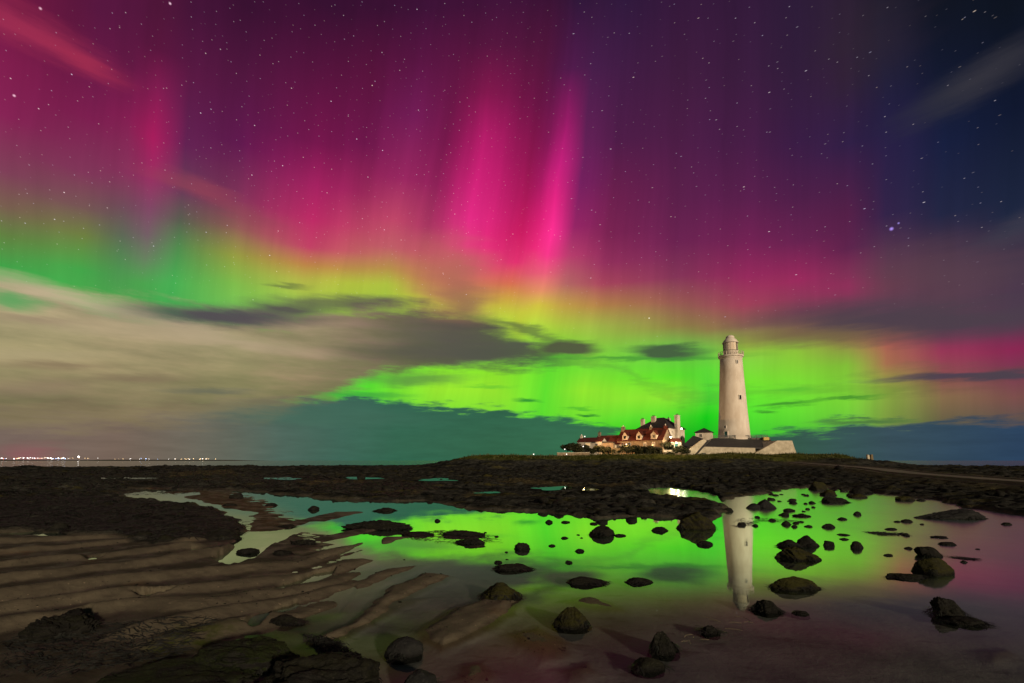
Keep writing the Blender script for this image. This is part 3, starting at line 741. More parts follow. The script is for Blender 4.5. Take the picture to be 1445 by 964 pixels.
def terrain(x, y):
    sh = x.shape; x = x.ravel().astype(float); y = y.ravel().astype(float)
    r = np.hypot(x, y)
    h = -.11 + .05 * fbm(x / 2.2, y / 2.2, 4, 3) + .02 * fbm(x / .5, y / .5, 3, 5)
    # sand
    sdv = poly_sd(x, y, SAND, 6.0) + .35 * fbm(x / 1.3, y / 1.3, 3, 21)
    ms = sst(sdv / 1.6 + .4)
    shd = local(x, y, SHORE, 14, lambda a, q: seg_dist(a, q, SHORE, False), 14.0) + .9 * fbm(x / 1.2, y / 1.2, 4, 22)
    hs = -.045 + .10 * np.clip(shd / 4.5, 0, 1) + .02 * fbm(x / 1.1, y / 1.1, 3, 8)
    mud = sst((9.2 - r) / 2.5) * sst((-x - 2.5) / 2)
    hs += mud * (.05 * fbm((x * .8 + y * .6) / .35, (y * .8 - x * .6) / 1.0, 4, 23) + .02 * fbm(x / .12, y / .12, 3, 24))
    hs += .07 * sst((9.5 - r) / 3) * sst((-x - 1.0) / 2.5)
    wxx = x + .24 * fbm(x / 1.0, y / 1.0, 4, 31); wyy = y + .24 * fbm(x / 1.0 + 5, y / 1.0, 4, 32)
    rid = np.zeros_like(x)
    for c in CRESTS:
        d = local(wxx, wyy, c, 2.2, lambda a, q: seg_dist(a, q, c, False), 9.0)
        w = .34 + .12 * vn(x / 1.7, y / 1.7, 40)
        rid = np.maximum(rid, np.exp(-(d / w) ** 2) * (.100 + .03 * vn(x / 2.3, y / 2.3, 41)) * (1 + .30 * np.clip(-(x + 4) / 5, 0, 1)))
    rid *= .7 + .6 * vn(x / .8, y / .8, 42)
    hs += rid + .014 * fbm((x * .5 + y * .86) / .14, (y * .5 - x * .86) / .5, 3, 44)
    h = h + (hs - h) * ms
    sand = ms.copy()
    damp_shade = ms * np.clip(1 - rid / .065, 0, 1)  # trough mask between crests, for painted ripple shade and damp
    for c, bh in BARS:
        s2 = poly_sd(x, y, c, 1.5) + .14 * fbm(x / .5, y / .5, 4, 51)
        m = sst(s2 / .55 + .35)
        h = np.maximum(h, -.09 + (bh + .09 + .015 * fbm(x / .5, y / .5, 3, 52)) * m)
        sand = np.maximum(sand, m)
    # reef
    sr = poly_sd(x, y, REEF, 40.0)
    edge = np.clip(.02 * r, .25, 1.6)
    srn = sr + edge * 1.3 * fbm(x / (2.2), y / (2.2), 4, 61) + .5 * edge * fbm(x / .7, y / .7, 3, 62)
    mr = sst(srn / (edge * 1.2) + .5)
    far = np.clip((r - 25) / 200, 0, 1)
    f1, f2, bid = worley(x / 1.5 + .3 * fbm(x, y, 2, 70), y / 1.9, 71)
    g1, g2, gid = worley(x / .55, y / .62, 72)
    q1, q2, qid = worley(x / 5.5 + .3 * fbm(x / 4, y / 4, 2, 73), y / 7.0, 74)
    stones = sst((.62 - f1) / .5) * (.10 + .30 * bid * bid) + sst((.6 - g1) / .5) * .09 * gid + sst((.7 - q1) / .5) * (.05 + .75 * qid ** 3) * far
    ledge = fbm((x * .8 + y * .6) / 1.2, (y * .8 - x * .6) / 6.5, 4, 63)
    strata = np.abs(fbm((x + .35 * y) / 7.0, (y - .25 * x) / 1.9, 4, 67)); strata2 = fbm(x / 10, y / 4.5, 4, 68)
    hr = .05 + (.10 + .42 * far) * strata + (.05 + .30 * far) * np.clip(strata2, -.3, 1) + .16 * sst(srn / 8) + .45 * sst((r - 40) / 160) + (.14 + .20 * far) * np.abs(ledge) + (.09 * np.abs(fbm(x / 1.3, y / 1.5, 4, 65)) + .05 * fbm(x / .35, y / .35, 2, 66)) * (1 + far) + .7 * stones * (.35 + .65 * sst(srn / 3)) + .16 * far * fbm(x / 14, y / 14, 3, 64)
    oc = [gp(280, 657.2), gp(360, 656.6), gp(440, 657.2)]
    do = local(x, y, oc, 30, lambda a, q: seg_dist(a, q, oc, False), 30.0)
    hr += sst((16 - do) / 14) * (.45 + .8 * np.abs(fbm(x / 5, y / 9, 4, 69)))
    # lower on the far left so that the sea shows behind, gone beyond the reef edge
    outer = 205 + 40 * fbm(x / 60, y / 60, 3, 80) + 40 * sst((x + 40) / 80)
    drop = sst((r - outer) / 25)
    pale = np.zeros_like(x)
    h = h + (hr - h) * mr
    for c in PUDDLES:
        s2 = poly_sd(x, y, c, 3.0)
        wd = np.clip(.012 * r, .10, .8)
        m = sst((s2 + wd * 1.5 * fbm(x / (wd * 2.2), y / (wd * 2.2), 4, 90)) / wd + .5)
        h = h + (-.07 - h) * m
    for c, z_ in POOLS:
        s2 = poly_sd(x, y, c, 9.0)
        m = sst((s2 + 1.0 * fbm(x / 2.0, y / 3.5, 4, 91) + .2) / .9)
        h = h + (z_ - .08 - h) * m
        front = sst((s2 + 8.0) / 5.0) * (1 - m)
        h = np.where(front > 0, h + (np.minimum(h, z_ - .03 + .34 * fbm(x / 1.1, y / 1.4, 4, 92)) - h) * front, h)
    # island
    si = local(x, y, ISL, 70, lambda a, q: seg_dist(a, q, ISL, True), -70.0)
    mi = sst((si + 24 + 6 * fbm(x / 9, y / 9, 4, 100)) / 26)
    top = 4.75 + .35 * fbm(x / 12, y / 12, 3, 101)
    h = np.maximum(h, h + (top - h) * mi)
    grass = sst((mi - .50) / .25 + .35 * fbm(x / 4, y / 4, 3, 102))
    low = sst((si + 62) / 40)
    h = np.where(drop > 0, h + (-1.6 - h) * drop * (1 - np.maximum(mi, .0) * 1.0), h)
    # ground rising to the causeway at the right
    rd = [(a, c) for a, c, _ in ROAD]
    dr = local(x, y, rd, 60, lambda a, q: seg_dist(a, q, rd, False), 60.0)
    zr = np.interp(y, [q[1] for q in reversed(ROAD)], [q[2] for q in reversed(ROAD)])
    mrd = sst((17 - dr) / 14) * mr
    h = np.maximum(h, h + (zr - .25 + .10 * fbm(x / 1.2, y / 1.2, 4, 111) + stones * .5 - h) * mrd)
    flat = sst((4.4 - dr) / 1.2)
    h = h + (zr - .10 - h) * flat
    beyond = sst((x * .5 + y * .25 - 55) / 20) * sst((200 - r) / 40) * (1 - flat)
    h += beyond * (.45 + .4 * fbm(x / 7, y / 7, 4, 112)) * sst((dr - 4) / 10)
    rust = local(x, y, RUST, 6, lambda a, q: sst((seg_dist(a, q, RUST, True) + .5) / 2), 0.0)
    rust = np.maximum(rust, .5 * sst((fbm(x / 1.6, y / 1.6, 3, 121) - .45) / .3) * sand)
    algae = np.zeros_like(x)
    for c in ALGAE:
        algae = np.maximum(algae, local(x, y, c, 3, lambda a, q: sst((seg_dist(a, q, c, True) + .2) / .6), 0.0))
    pale = .7 * sst((fbm(x / 9, y / 16, 4, 122) - .52) / .2) * sst((r - 28) / 15) * mr
    pale = np.maximum(pale, .55 * sst((11 - dr) / 8) * mr)
    for c in PALE:
        pale = np.maximum(pale, local(x, y, c, 6, lambda a, q: sst((seg_dist(a, q, c, True) + 1.2 * fbm(a / 1.2, q / 2.5, 4, 123)) / 1.5 + .2), 0.0) * mr)
    wet = sst((.035 - h) / .05)
    bed = (1 - np.clip(sand, 0, 1)) * sst((-.02 - h) / .05) * (1 - mr)
    A = dict(damp_shade=damp_shade * (1 - mr), bed=bed, reef=mr * (1 - flat), grass=grass, rust=rust, algae=algae, pale=pale * (1 - grass), wet=wet)
    return h.reshape(sh), {k: v.reshape(sh) for k, v in A.items()}

def grid_faces(nr, nc):
    i = np.arange(nr - 1)[:, None] * nc + np.arange(nc - 1)[None, :]
    i = i.ravel()
    return np.stack([i, i + 1, i + nc + 1, i + nc], 1)
az = np.concatenate([np.linspace(R(-180), R(-60), 60, endpoint=False), np.linspace(R(-60), R(60), 980), np.linspace(R(60), R(180), 61)[1:]])
rr = np.concatenate([[.3, 1.2, 2.2, 3.2, 4.0], np.geomspace(4.4, 290, 860), np.geomspace(300, 420, 8)])
AZg, RRg = np.meshgrid(az, rr)
GX = RRg * np.sin(AZg); GY = RRg * np.cos(AZg)
GH, GA = terrain(GX, GY)
ground = mesh_np('shore_ground', np.stack([GX, GY, GH], -1).reshape(-1, 3), grid_faces(len(rr), len(az))[:, ::-1], mat_ground)
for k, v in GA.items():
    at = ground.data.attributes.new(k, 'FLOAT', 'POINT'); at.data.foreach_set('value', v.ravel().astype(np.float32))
tag(ground, kind='structure')

# ------------------------------------------------------------------ water
def ring(name, r0, r1, z, mat, segs=96):
    bm = B()
    a = [bm.verts.new((r0 * math.cos(2 * math.pi * i / segs), r0 * math.sin(2 * math.pi * i / segs), z)) for i in range(segs)] if r0 > 0 else None
    c = [bm.verts.new((r1 * math.cos(2 * math.pi * i / segs), r1 * math.sin(2 * math.pi * i / segs), z)) for i in range(segs)]
    if a is None: bm.faces.new(c)
    else:
        for i in range(segs):
            j = (i + 1) % segs
            bm.faces.new((a[i], c[i], c[j], a[j]))
    return tag(obj(name, bm, mat), kind='structure')
ring('tide_pool_water', 0, 130, 0.0, mat_pool)
ring('sea', 130, 45000, 0.0, mat_sea)

for c, z_ in POOLS:
    ctr = np.mean(np.array(c), 0)
    bm = B(); bm.faces.new([bm.verts.new((ctr[0] + (q[0] - ctr[0]) * 1.05, ctr[1] + (q[1] - ctr[1]) * 1.05, z_)) for q in c])
    tag(obj('rock_pool_water', bm, mat_pool), kind='structure')

# causeway road: a concrete strip with a raised edge
def smooth_path(pts, n):
    P = np.array(pts, float); t = np.arange(len(P)); tt = np.linspace(0, len(P) - 1, n)
    out = []
    for q in tt:
        i = min(int(q), len(P) - 2); f = q - i
        p0 = P[max(i - 1, 0)]; p1 = P[i]; p2 = P[i + 1]; p3 = P[min(i + 2, len(P) - 1)]
        out.append(.5 * ((2 * p1) + (-p0 + p2) * f + (2 * p0 - 5 * p1 + 4 * p2 - p3) * f * f + (-p0 + 3 * p1 - 3 * p2 + p3) * f ** 3))
    return np.array(out)
rp = smooth_path(ROAD, 90)
tang = np.gradient(rp[:, :2], axis=0); tang /= np.linalg.norm(tang, axis=1)[:, None]
nor = np.stack([-tang[:, 1], tang[:, 0]], 1)
prof = [(-2.6, -.5), (-2.6, .14), (-2.3, .14), (-2.3, .0), (2.3, .0), (2.3, .14), (2.6, .14), (2.6, -.5)]
V = np.array([[list(rp[i, :2] + nor[i] * u) + [rp[i, 2] + w] for u, w in prof] for i in range(len(rp))])
road = mesh_np('causeway_road', V.reshape(-1, 3), grid_faces(len(rp), len(prof)), M['concrete'], smooth=False)
tag(road, kind='structure')

# ------------------------------------------------------------------ boulders
def ico(sub):
    bm = B(); bmesh.ops.create_icosphere(bm, subdivisions=sub, radius=1.0)
    v = np.array([x.co[:] for x in bm.verts]); f = np.array([[q.index for q in x.verts] for x in bm.faces]); bm.free()
    return v, f
ICO6, ICO5, ICO4, ICO3, ICO2 = ico(6), ico(5), ico(4), ico(3), ico(2)
def n3(p, s, seed):
    return (fbm(p[:, 0] * s + p[:, 2] * s * .71, p[:, 1] * s - p[:, 2] * s * .67, 4, seed) + fbm(p[:, 1] * s + 3, p[:, 2] * s * 1.1, 4, seed + 50)) * .5
def rock_shape(W, D, H, seed, sub=ICO4, cuts=7, rough=.13, peak=0.0, boxy=.0, lean=(0, 0), flat=0.0, ribs=0.0):
    rs = np.random.default_rng(seed)
    v, f = sub
    p = v.copy()
    if boxy:
        q = np.abs(p) ** (1 / (1 - .55 * boxy)); k = q.sum(1) ** (1 - .55 * boxy)
        p = p / k[:, None]
    p = p * (1 + .16 * n3(p, .9, seed * 5 + 3))[:, None]
    hard = rs.uniform(.62, .96); rough = rough * rs.uniform(.8, 1.4)
    for i in range(cuts + 3):
        n = rs.normal(size=3); n[2] = abs(n[2]) * .9; n /= np.linalg.norm(n)
        d = rs.uniform(.66, .93)
        e = p @ n - d
        p = p - np.outer(np.where(e > 0, e * hard, 0), n)
    if flat:
        p[:, 2] = np.where(p[:, 2] > 0, np.tanh(p[:, 2] * (1 + 3 * flat)) / math.tanh(1 + 3 * flat), p[:, 2])
    r = 1 + rough * 1.5 * n3(p, 1.7, seed * 3 + 1) + rough * .9 * n3(p, 4.3, seed * 3 + 2) + rough * .5 * n3(p, 11.0, seed * 3 + 5) - rough * .7 * np.clip(.10 - np.abs(n3(p, 2.6, seed * 3 + 9)), 0, 1) / .10
    p = p * r[:, None]
    if ribs:
        a = rs.uniform(.2, .6); u = p[:, 1] * math.cos(a) - p[:, 0] * math.sin(a) + .25 * n3(p, 1.1, seed + 4)
        p[:, 2] += ribs * (np.abs(np.sin(u * 7.0)) - .5 + .6 * n3(p, 5.0, seed + 8)) * np.clip(p[:, 2] + .3, 0, 1)
    if peak:
        up = np.clip(p[:, 2], 0, 1)
        p[:, 0] *= 1 - peak * up; p[:, 1] *= 1 - peak * up
    p[:, 0] += lean[0] * np.clip(p[:, 2], -.2, 1); p[:, 1] += lean[1] * np.clip(p[:, 2], -.2, 1)
    p[:, 0] *= W / (p[:, 0].max() - p[:, 0].min()); p[:, 1] *= D / (p[:, 1].max() - p[:, 1].min())
    zt = p[:, 2].max(); zb = p[:, 2].min()
    p[:, 2] = np.where(p[:, 2] > 0, p[:, 2] / zt * H, p[:, 2] / -zb * max(.30, H * .5))
    return p, f
def boulder(px, py, w, h, label, mat='rock_dark', seed=1, z0=0.0, dr=.7, name='boulder', cat='rock', group=None, rz=None, fringe=True, **kw):
    """w and h in pixels of the photograph, py at the front waterline"""
    w *= .94; h *= .80
    x, y = gp(px, py, z0)
    s = math.hypot(y, CAMZ - z0) / F
    W = w * s; D = W * dr
    el = math.atan2(CAMZ - z0, y)
    H = max((h * s - D * .62 * math.sin(el)) / math.cos(el), h * s * .38)
    big = w > 34
    p, f = rock_shape(W, D, H, seed, ICO6 if w > 110 else ICO5 if w > 38 else ICO4 if w > 20 else ICO3 if w > 14 else ICO2, **kw)
    o = mesh_np(name, p, f, M[mat])
    o.location = (x, y + D * .42, z0)
    if rz is not None: o.rotation_euler[2] = R(rz)
    tag(o, label, cat, group)
    if w > 26 and fringe:
        rs = np.random.default_rng(seed + 9)
        cand = np.where((p[:, 2] > .0) & (p[:, 2] < .35 * H))[0]
        k = int(90 + W * 120)
        idx = rs.choice(cand, k)
        ph = np.arctan2(p[idx, 1], p[idx, 0]); idx = idx[np.sin(ph * 2 + seed) + .5 * np.sin(ph * 5 + seed * 2) > rs.uniform(-.6, 1.0)]
        q0 = p[idx]; n_ = len(idx)
        an = np.arctan2(q0[:, 1] / D, q0[:, 0] / W) + rs.normal(0, .7, n_)
        L = rs.uniform(.05, .17, n_) * (1 + .02 * y); wd = rs.uniform(.004, .010, n_) * (1 + .03 * y)
        rows = []
        for t in (0, .35, .7, 1.0):
            c_ = np.stack([q0[:, 0] + np.cos(an) * L * t, q0[:, 1] + np.sin(an) * L * t, np.maximum(q0[:, 2] + .015 - q0[:, 2] * t * 1.3 * rs.uniform(.5, 1.2, n_), .004 + .006 * rs.random(n_))], 1)
            nv = np.stack([-np.sin(an), np.cos(an), np.zeros(n_)], 1) * (wd * (1.1 - .6 * t))[:, None]
            rows.append(np.stack([c_ - nv, c_ + nv], 1)); an = an + rs.normal(0, .35, n_)
        V_ = np.stack(rows, 1).reshape(-1, 3)
        b_ = (np.arange(n_)[:, None] * 8 + np.arange(3)[None, :] * 2).ravel()
        tag(mesh_np('weed_fringe', V_, np.stack([b_, b_ + 1, b_ + 3, b_ + 2], 1), M['weed'], True, o), kind='stuff')
    return o

BL = [
 (852,757,40,20,'dark squarish boulder in the green pool water, left of the big mossy lump','rock_dark',dict(boxy=.8,cuts=3,dr=.8)),
 (875,757,20,5,'small low stone touching the right side of the dark squarish boulder','rock_dark',{}),
 (988,748,64,34,'large mossy rock lump at the reef edge beside the lighthouse reflection','rock_green',dict(rough=.16)),
 (724,806,56,13,'flat tapered dark rock lying behind the big domed boulder','rock_dark',dict(dr=.5)),
 (705,850,64,36,'big domed boulder with olive growth on the sandbar tongue','rock_green',dict(cuts=5,dr=.85,boxy=.4)),
 (811,888,57,38,'peaked green boulder standing alone in mid pool','rock_green',dict(peak=.45,cuts=6,dr=.8)),
 (830,826,60,16,'flat dark wedge rock between the domed and the peaked boulders and beyond','rock_dark',dict(dr=.5)),
 (903,824,42,11,'low smooth dark rock right of the flat dark wedge','rock_dark',dict(dr=.5)),
 (566,930,54,37,'smooth grey boulder leaning to the right in the shallows by the front slab','rock_grey',dict(cuts=5,lean=(.22,0),rough=.07,dr=.8)),
 (588,982,52,40,'dark grey boulder cut off by the bottom edge of the picture','rock_grey',dict(cuts=6,lean=(.2,0),rough=.06,dr=.8)),
 (942,924,48,38,'pyramid shaped dark boulder in the near pool','rock_dark',dict(peak=.55,cuts=7,lean=(-.15,0),dr=.8)),
 (918,948,46,22,'rounded low dark boulder just in front of the pyramid boulder','rock_dark',dict(cuts=3,rough=.06,dr=.7)),
 (1006,895,28,14,'small rough dark rock with weed below the reflected lighthouse lantern','rock_dark',dict(rough=.2)),
 (1090,866,42,24,'dark domed boulder right of the reflected lighthouse lantern','rock_dark',dict(peak=.25,cuts=6,dr=.8)),
 (1130,834,72,25,'long smooth boulder with brown top in the middle right pool','rock_green',dict(cuts=5,rough=.07,dr=.45,boxy=.5)),
 (1136,792,60,27,'olive topped angular boulder in front of a dark pair','rock_green',dict(cuts=7,peak=.2,dr=.7)),
 (1144,772,34,21,'dark upright rock behind the olive topped angular boulder','rock_dark',dict(cuts=6,boxy=.4)),
 (1117,773,34,15,'dark low rock left neighbour behind the olive topped boulder','rock_dark',{}),
 (1330,812,56,32,'blocky greenish boulder in the right part of the pool','rock_green',dict(boxy=.7,cuts=4,dr=.7,rough=.06)),
 (1324,786,38,19,'dark wedge rock right behind the blocky greenish boulder','rock_dark',dict(cuts=6,lean=(-.4,0))),
 (1292,818,62,11,'flat knobbly dark rock at the left foot of the blocky boulder','rock_dark',dict(rough=.22,dr=.5)),
 (1352,872,46,36,'tilted dark slab with straw caught on it near the right edge','rock_dark',dict(cuts=8,lean=(-.5,0),dr=.7)),
 (1376,884,48,16,'low dark stone leaning against the slab with straw','rock_dark',dict(cuts=6)),
 (1360,733,112,20,'long low grey slab by the right bank','rock_grey',dict(boxy=.5,dr=.35,cuts=5,lean=(.3,0))),
 (1213,774,19,13,'small blocky dark stone standing right of the dark pair','rock_dark',dict(boxy=.5)),
 (1172,745,20,8,'small oval dark stone on the bright green water up from the dark pair','rock_dark',{}),
 (1173,771,17,10,'small brownish stone between the dark pair and the blocky stone','rock_dark',{}),
 (1212,727,11,7,'small round stone alone on yellow green water','rock_dark',{}),
 (1084,718,32,17,'pale grey boulder at the right edge of the reflected lighthouse','rock_grey',dict(cuts=3,rough=.05)),
 (1066,718,22,10,'pale grey low stone joined to the pale grey boulder','rock_grey',dict(cuts=3,rough=.05)),
 (998,770,26,9,'small dark oval stone left of the reflected lighthouse shaft','rock_dark',dict(dr=.6)),
 (934,750,27,9,'small dark lumpy stone right of the squarish boulder','rock_dark',dict(dr=.6)),
 (738,776,26,13,'dark rock with a tail of weed on the left green water','rock_dark',dict(dr=.6)),
 (819,779,16,6,'small dark stone midway below the squarish boulder','rock_dark',{}),
 (803,795,12,5,'tiny dark stone above the flat dark wedge','rock_dark',{}),
 (703,795,13,5,'tiny brown stone just above the flat tapered rock','rock_dark',{}),
 (775,738,12,6,'tiny dark stone near the far reef edge, left of a flat one','rock_dark',{}),
 (799,738,14,4,'tiny flat dark stone near the far reef edge','rock_dark',{}),
 (1174,700,26,12,'brown boulder at the far right shore of the pool, left of a pair','rock_green',{}),
 (1186,710,44,11,'long dark rock standing out from the far right shore','rock_dark',dict(dr=.5)),
 (1220,697,30,14,'tall dark boulder on the far right shore','rock_dark',{}),
 (1216,703,26,8,'brownish flat rock in front of the tall shore boulder','rock_green',{}),
 (1158,692,26,16,'mossy boulder at the head of the pool behind','rock_green',{}),
 (1282,707,30,9,'yellowish flat rock off the causeway bank','rock_green',dict(dr=.5)),
 (1303,707,14,4,'thin dark stone beside the yellowish flat rock','rock_dark',{}),
 (1030,722,16,7,'dark stone inside the top of the reflected lighthouse shaft','rock_dark',{}),
 (1112,741,14,8,'small dark pointed stone right of the reflected shaft','rock_dark',{}),
 (1122,744,9,5,'tiny dark stone beside the small pointed stone','rock_dark',{}),
 (1136,730,26,6,'ragged low dark stone on bright green water','rock_dark',dict(rough=.2)),
 (1116,722,18,6,'flat dark stone upper of two near the reflected shaft','rock_dark',{}),
 (1110,728,12,7,'dark knob of stone below the flat stone near the shaft','rock_dark',{}),
 (1121,711,12,5,'little flat stone near the head of the pool','rock_dark',{}),
 (1143,744,13,4,'thin dark stone under the ragged low one','rock_dark',{}),
 (1283,737,16,6,'small dark oval stone left of the long grey slab','rock_dark',{}),
 (1268,737,9,3,'tiny stone next to the small dark oval stone','rock_dark',{}),
 (1262,748,20,4,'thin dark stone over the strip of floating weed','rock_dark',{}),
 (1281,756,11,5,'small brown stone at the right end of the floating weed','rock_dark',{}),
 (1332,760,26,5,'thin rugged stone right of the floating weed','rock_dark',dict(rough=.2)),
 (1345,770,26,7,'flat brownish stone behind the blocky boulder to the right','rock_dark',{}),
 (1368,790,30,5,'thin dark flat stone right of the blocky boulder','rock_dark',{}),
 (1424,741,15,5,'small dark stone close to the right edge of the picture','rock_dark',{}),
 (1134,868,24,8,'thin flat stone right of the dark domed boulder','rock_dark',{}),
 (1194,762,14,4,'thin stone above the small blocky dark stone','rock_dark',{}),
 (1193,756,18,4,'slim dark stone left of the floating weed','rock_dark',{}),
 (1192,734,16,5,'slim dark stone on yellow green water','rock_dark',{}),
 (395,884,60,19,'low black rock on the sand behind the mossy slab','rock_dark',dict(cuts=4,dr=.5,boxy=.4)),
 (300,764,62,24,'dark block of rock ending the weed covered reef','rock_dark',dict(boxy=.6,cuts=4)),
 (345,782,32,11,'weedy dark stone in the pale puddle','rock_dark',dict(rough=.2)),
 (425,770,44,12,'flat weedy rock at the right side of the pale puddle','rock_dark',dict(rough=.2,dr=.5)),
 (395,785,36,11,'dark weedy lump at the near rim of the pale puddle','rock_dark',dict(rough=.2,dr=.5)),
 (190,795,70,8,'long low weedy stone on the rippled sand','rock_dark',dict(rough=.2,dr=.4)),
 (440,720,18,8,'small black rock on the pale far water','rock_dark',{}),
 (330,704,22,10,'black rock on the orange sand near the far puddle','rock_dark',{}),
 (380,714,20,6,'low black stone between orange sand and far water','rock_dark',{}),
 (400,745,34,7,'dark weedy ridge on the orange sand edge','rock_dark',dict(rough=.2)),
 (320,715,22,6,'low dark stone amid the orange sand','rock_dark',{}),
 (530,748,115,20,'wide weed covered rock standing in the left of the green pool','rock_dark',dict(rough=.25,dr=.45,cuts=4)),
 (585,757,60,9,'flat weedy rock right of the wide weed covered rock','rock_dark',dict(rough=.25,dr=.5)),
 (650,757,70,11,'long low weedy rock in the green pool','rock_dark',dict(rough=.25,dr=.4)),
 (664,768,50,12,'weedy hump in front of the long low weedy rock','rock_dark',dict(rough=.25,dr=.45)),
 (675,773,26,4,'thin weedy stone below the weedy hump','rock_dark',dict(rough=.2)),
 (540,722,40,8,'small weedy rock beyond the wide weed covered rock','rock_dark',dict(rough=.2)),
 (50,908,118,48,'black weed hung rock on the left edge of the picture','rock_dark',dict(boxy=.7,cuts=4,dr=.6,rough=.2,flat=.4)),
 (318,962,150,66,'mossy rounded slab in the near left corner','rock_moss',dict(cuts=4,dr=.75,rough=.14,boxy=.5,flat=.5,ribs=.05)),
 (430,1012,190,98,'big ribbed dark slab in front, weed along its right edge','rock_dark',dict(cuts=4,dr=.75,rough=.16,boxy=.5,flat=.6,ribs=.09)),
 (185,1010,230,60,'low muddy algae stained slab at the bottom left','rock_moss',dict(cuts=4,dr=.75,rough=.15,flat=.6,ribs=.08)),
]
ROCKS = {}
for i, (px, py, w, h, lab, mt_, kw) in enumerate(BL):
    z0 = 0.0
    ROCKS[(px, py)] = boulder(px, py, w, h, lab, mt_, seed=100 + i * 7, z0=z0, **kw)

rs_ = np.random.default_rng(77)
for k, (xa, xb, ya_, yb_, n_, lab_) in enumerate([
    (1078, 1240, 690, 712, 26, 'tiny dark stone among the many scattered at the far head of the pool'),
    (1045, 1150, 706, 748, 14, 'tiny dark stone among the scatter just right of the reflected tower'),
    (1240, 1400, 715, 800, 9, 'tiny dark stone sprinkled on the dim right part of the pool'),
    (590, 840, 735, 790, 12, 'tiny dark stone sprinkled over the green middle of the pool')]):
    for q in range(n_):
        w_ = rs_.uniform(5, 13)
        boulder(rs_.uniform(xa, xb), rs_.uniform(ya_, yb_), w_, w_ * rs_.uniform(.28, .5), lab_, 'rock_dark', seed=3000 + k * 100 + q, name='stone', cat='stone', group='small stones scatter ' + ['at the pool head', 'by the reflected tower', 'on the right of the pool', 'in mid pool'][k], dr=rs_.uniform(.5, .8), rough=.2)

# loose rubble over the reef: nobody could count it
def scatter_rocks():
    n = 3000
    a = RNG.uniform(R(-52), R(52), n); r = 20 * (125 / 20) ** RNG.uniform(0, 1, n)
    x = r * np.sin(a); y = r * np.cos(a)
    h, A = terrain(x, y)
    keep = (A['reef'] > .6) & (A['grass'] < .3) & (h > .04) & (A['pale'] < .5)
    x, y, h, r = x[keep], y[keep], h[keep], r[keep]
    V, Fc = [], []; k = 0
    protos = [rock_shape(1, .8, .5, 900 + i, ICO2, cuts=6, rough=.18) for i in range(10)]
    for i in range(len(x)):
        p, f = protos[i % 10]
        s = (.16 + .006 * r[i]) * (.3 + 2.6 * RNG.random() ** 5)
        t = RNG.uniform(0, 6.28); c, q = math.cos(t), math.sin(t)
        pp = p * s
        V.append(np.stack([pp[:, 0] * c - pp[:, 1] * q + x[i], pp[:, 0] * q + pp[:, 1] * c + y[i], pp[:, 2] * RNG.uniform(.3, .75) + h[i]], 1))
        Fc.append(f + k); k += len(p)
    o = mesh_np('reef_rubble', np.concatenate(V), np.concatenate(Fc), M['rock_dark'])
    tag(o, 'dark loose rubble and weed covered stones strewn over the reef', 'rubble', kind='stuff')
scatter_rocks()

# seaweed: combed strands lying over reef and slabs, one uncountable mass
def strands(name, label, poly, n, ln, wd, lift, dirang, seed, target=None, zfun=None):
    rs = np.random.default_rng(seed)
    P = pix(poly); xs = [q[0] for q in P]; ys = [q[1] for q in P]
    X, Y = [], []
    while len(X) < n:
        # sample evenly in log distance so that near weed is dense too
        x = rs.uniform(min(xs), max(xs), n * 3); y = rs.uniform(min(ys), max(ys), n * 3)
        ok = seg_dist(x, y, P, True) > 0
        X += list(x[ok]); Y += list(y[ok])
    x = np.array(X[:n]); y = np.array(Y[:n])
    ang = R(dirang) + 1.1 * fbm(x / 1.2, y / 1.2, 3, seed) + rs.normal(0, .35, n)
    L = ln * rs.uniform(.5, 1.5, n); W = wd * rs.uniform(.6, 1.5, n)
    segs = 4; rows = []
    cx, cy = x.copy(), y.copy()
    for k in range(segs + 1):
        z = zfun(cx, cy) if zfun else terrain(cx, cy)[0]
        arch = lift * math.sin(math.pi * (k + .3) / (segs + .6)) * rs.uniform(.4, 1.3, n)
        w = W * (1 - .55 * k / segs)
        nx, ny = -np.sin(ang), np.cos(ang)
        rows.append(np.stack([np.stack([cx - nx * w, cy - ny * w, z + arch], 1), np.stack([cx + nx * w, cy + ny * w, z + arch + .006], 1)], 1))
        cx = cx + np.cos(ang) * L / segs; cy = cy + np.sin(ang) * L / segs
        ang = ang + rs.normal(0, .3, n)
    V = np.stack(rows, 1)           # n, segs+1, 2, 3
    base = np.arange(n)[:, None] * (segs + 1) * 2 + np.arange(segs)[None, :] * 2
    base = base.ravel()
    q = np.stack([base, base + 1, base + 3, base + 2], 1)
    o = mesh_np(name, V.reshape(-1, 3), q, M['weed'])
    return tag(o, label, 'seaweed', kind='stuff')
strands('seaweed_mat', 'black glossy seaweed mat combed over the reef at the left', [(-60,752),(60,750),(160,756),(225,768),(320,761),(340,748),(336,735),(300,722),(200,712),(100,705),(-60,715)], 16000, .42, .020, .05, 35, 201)
strands('seaweed_tufts', 'thin seaweed tufts on the far left reef', [(-60,712),(150,702),(330,691),(560,706),(640,690),(300,668),(-60,672)], 9000, .8, .05, .10, 20, 202)
strands('bladder_weed', 'black knotted seaweed along the front slab and the water', [(425,898),(470,905),(505,930),(525,960),(520,990),(490,990),(470,935)], 1500, .13, .008, .05, -50, 203, zfun=lambda a, c: np.maximum(terrain(a, c)[0], .012))
strands('floating_weed', 'thin strip of dark weed floating on the right of the pool', [(1215,751),(1245,752),(1270,753),(1268,756),(1240,756)], 160, .35, .018, .02, 5, 204, zfun=lambda a, c: np.full(a.shape, .008))
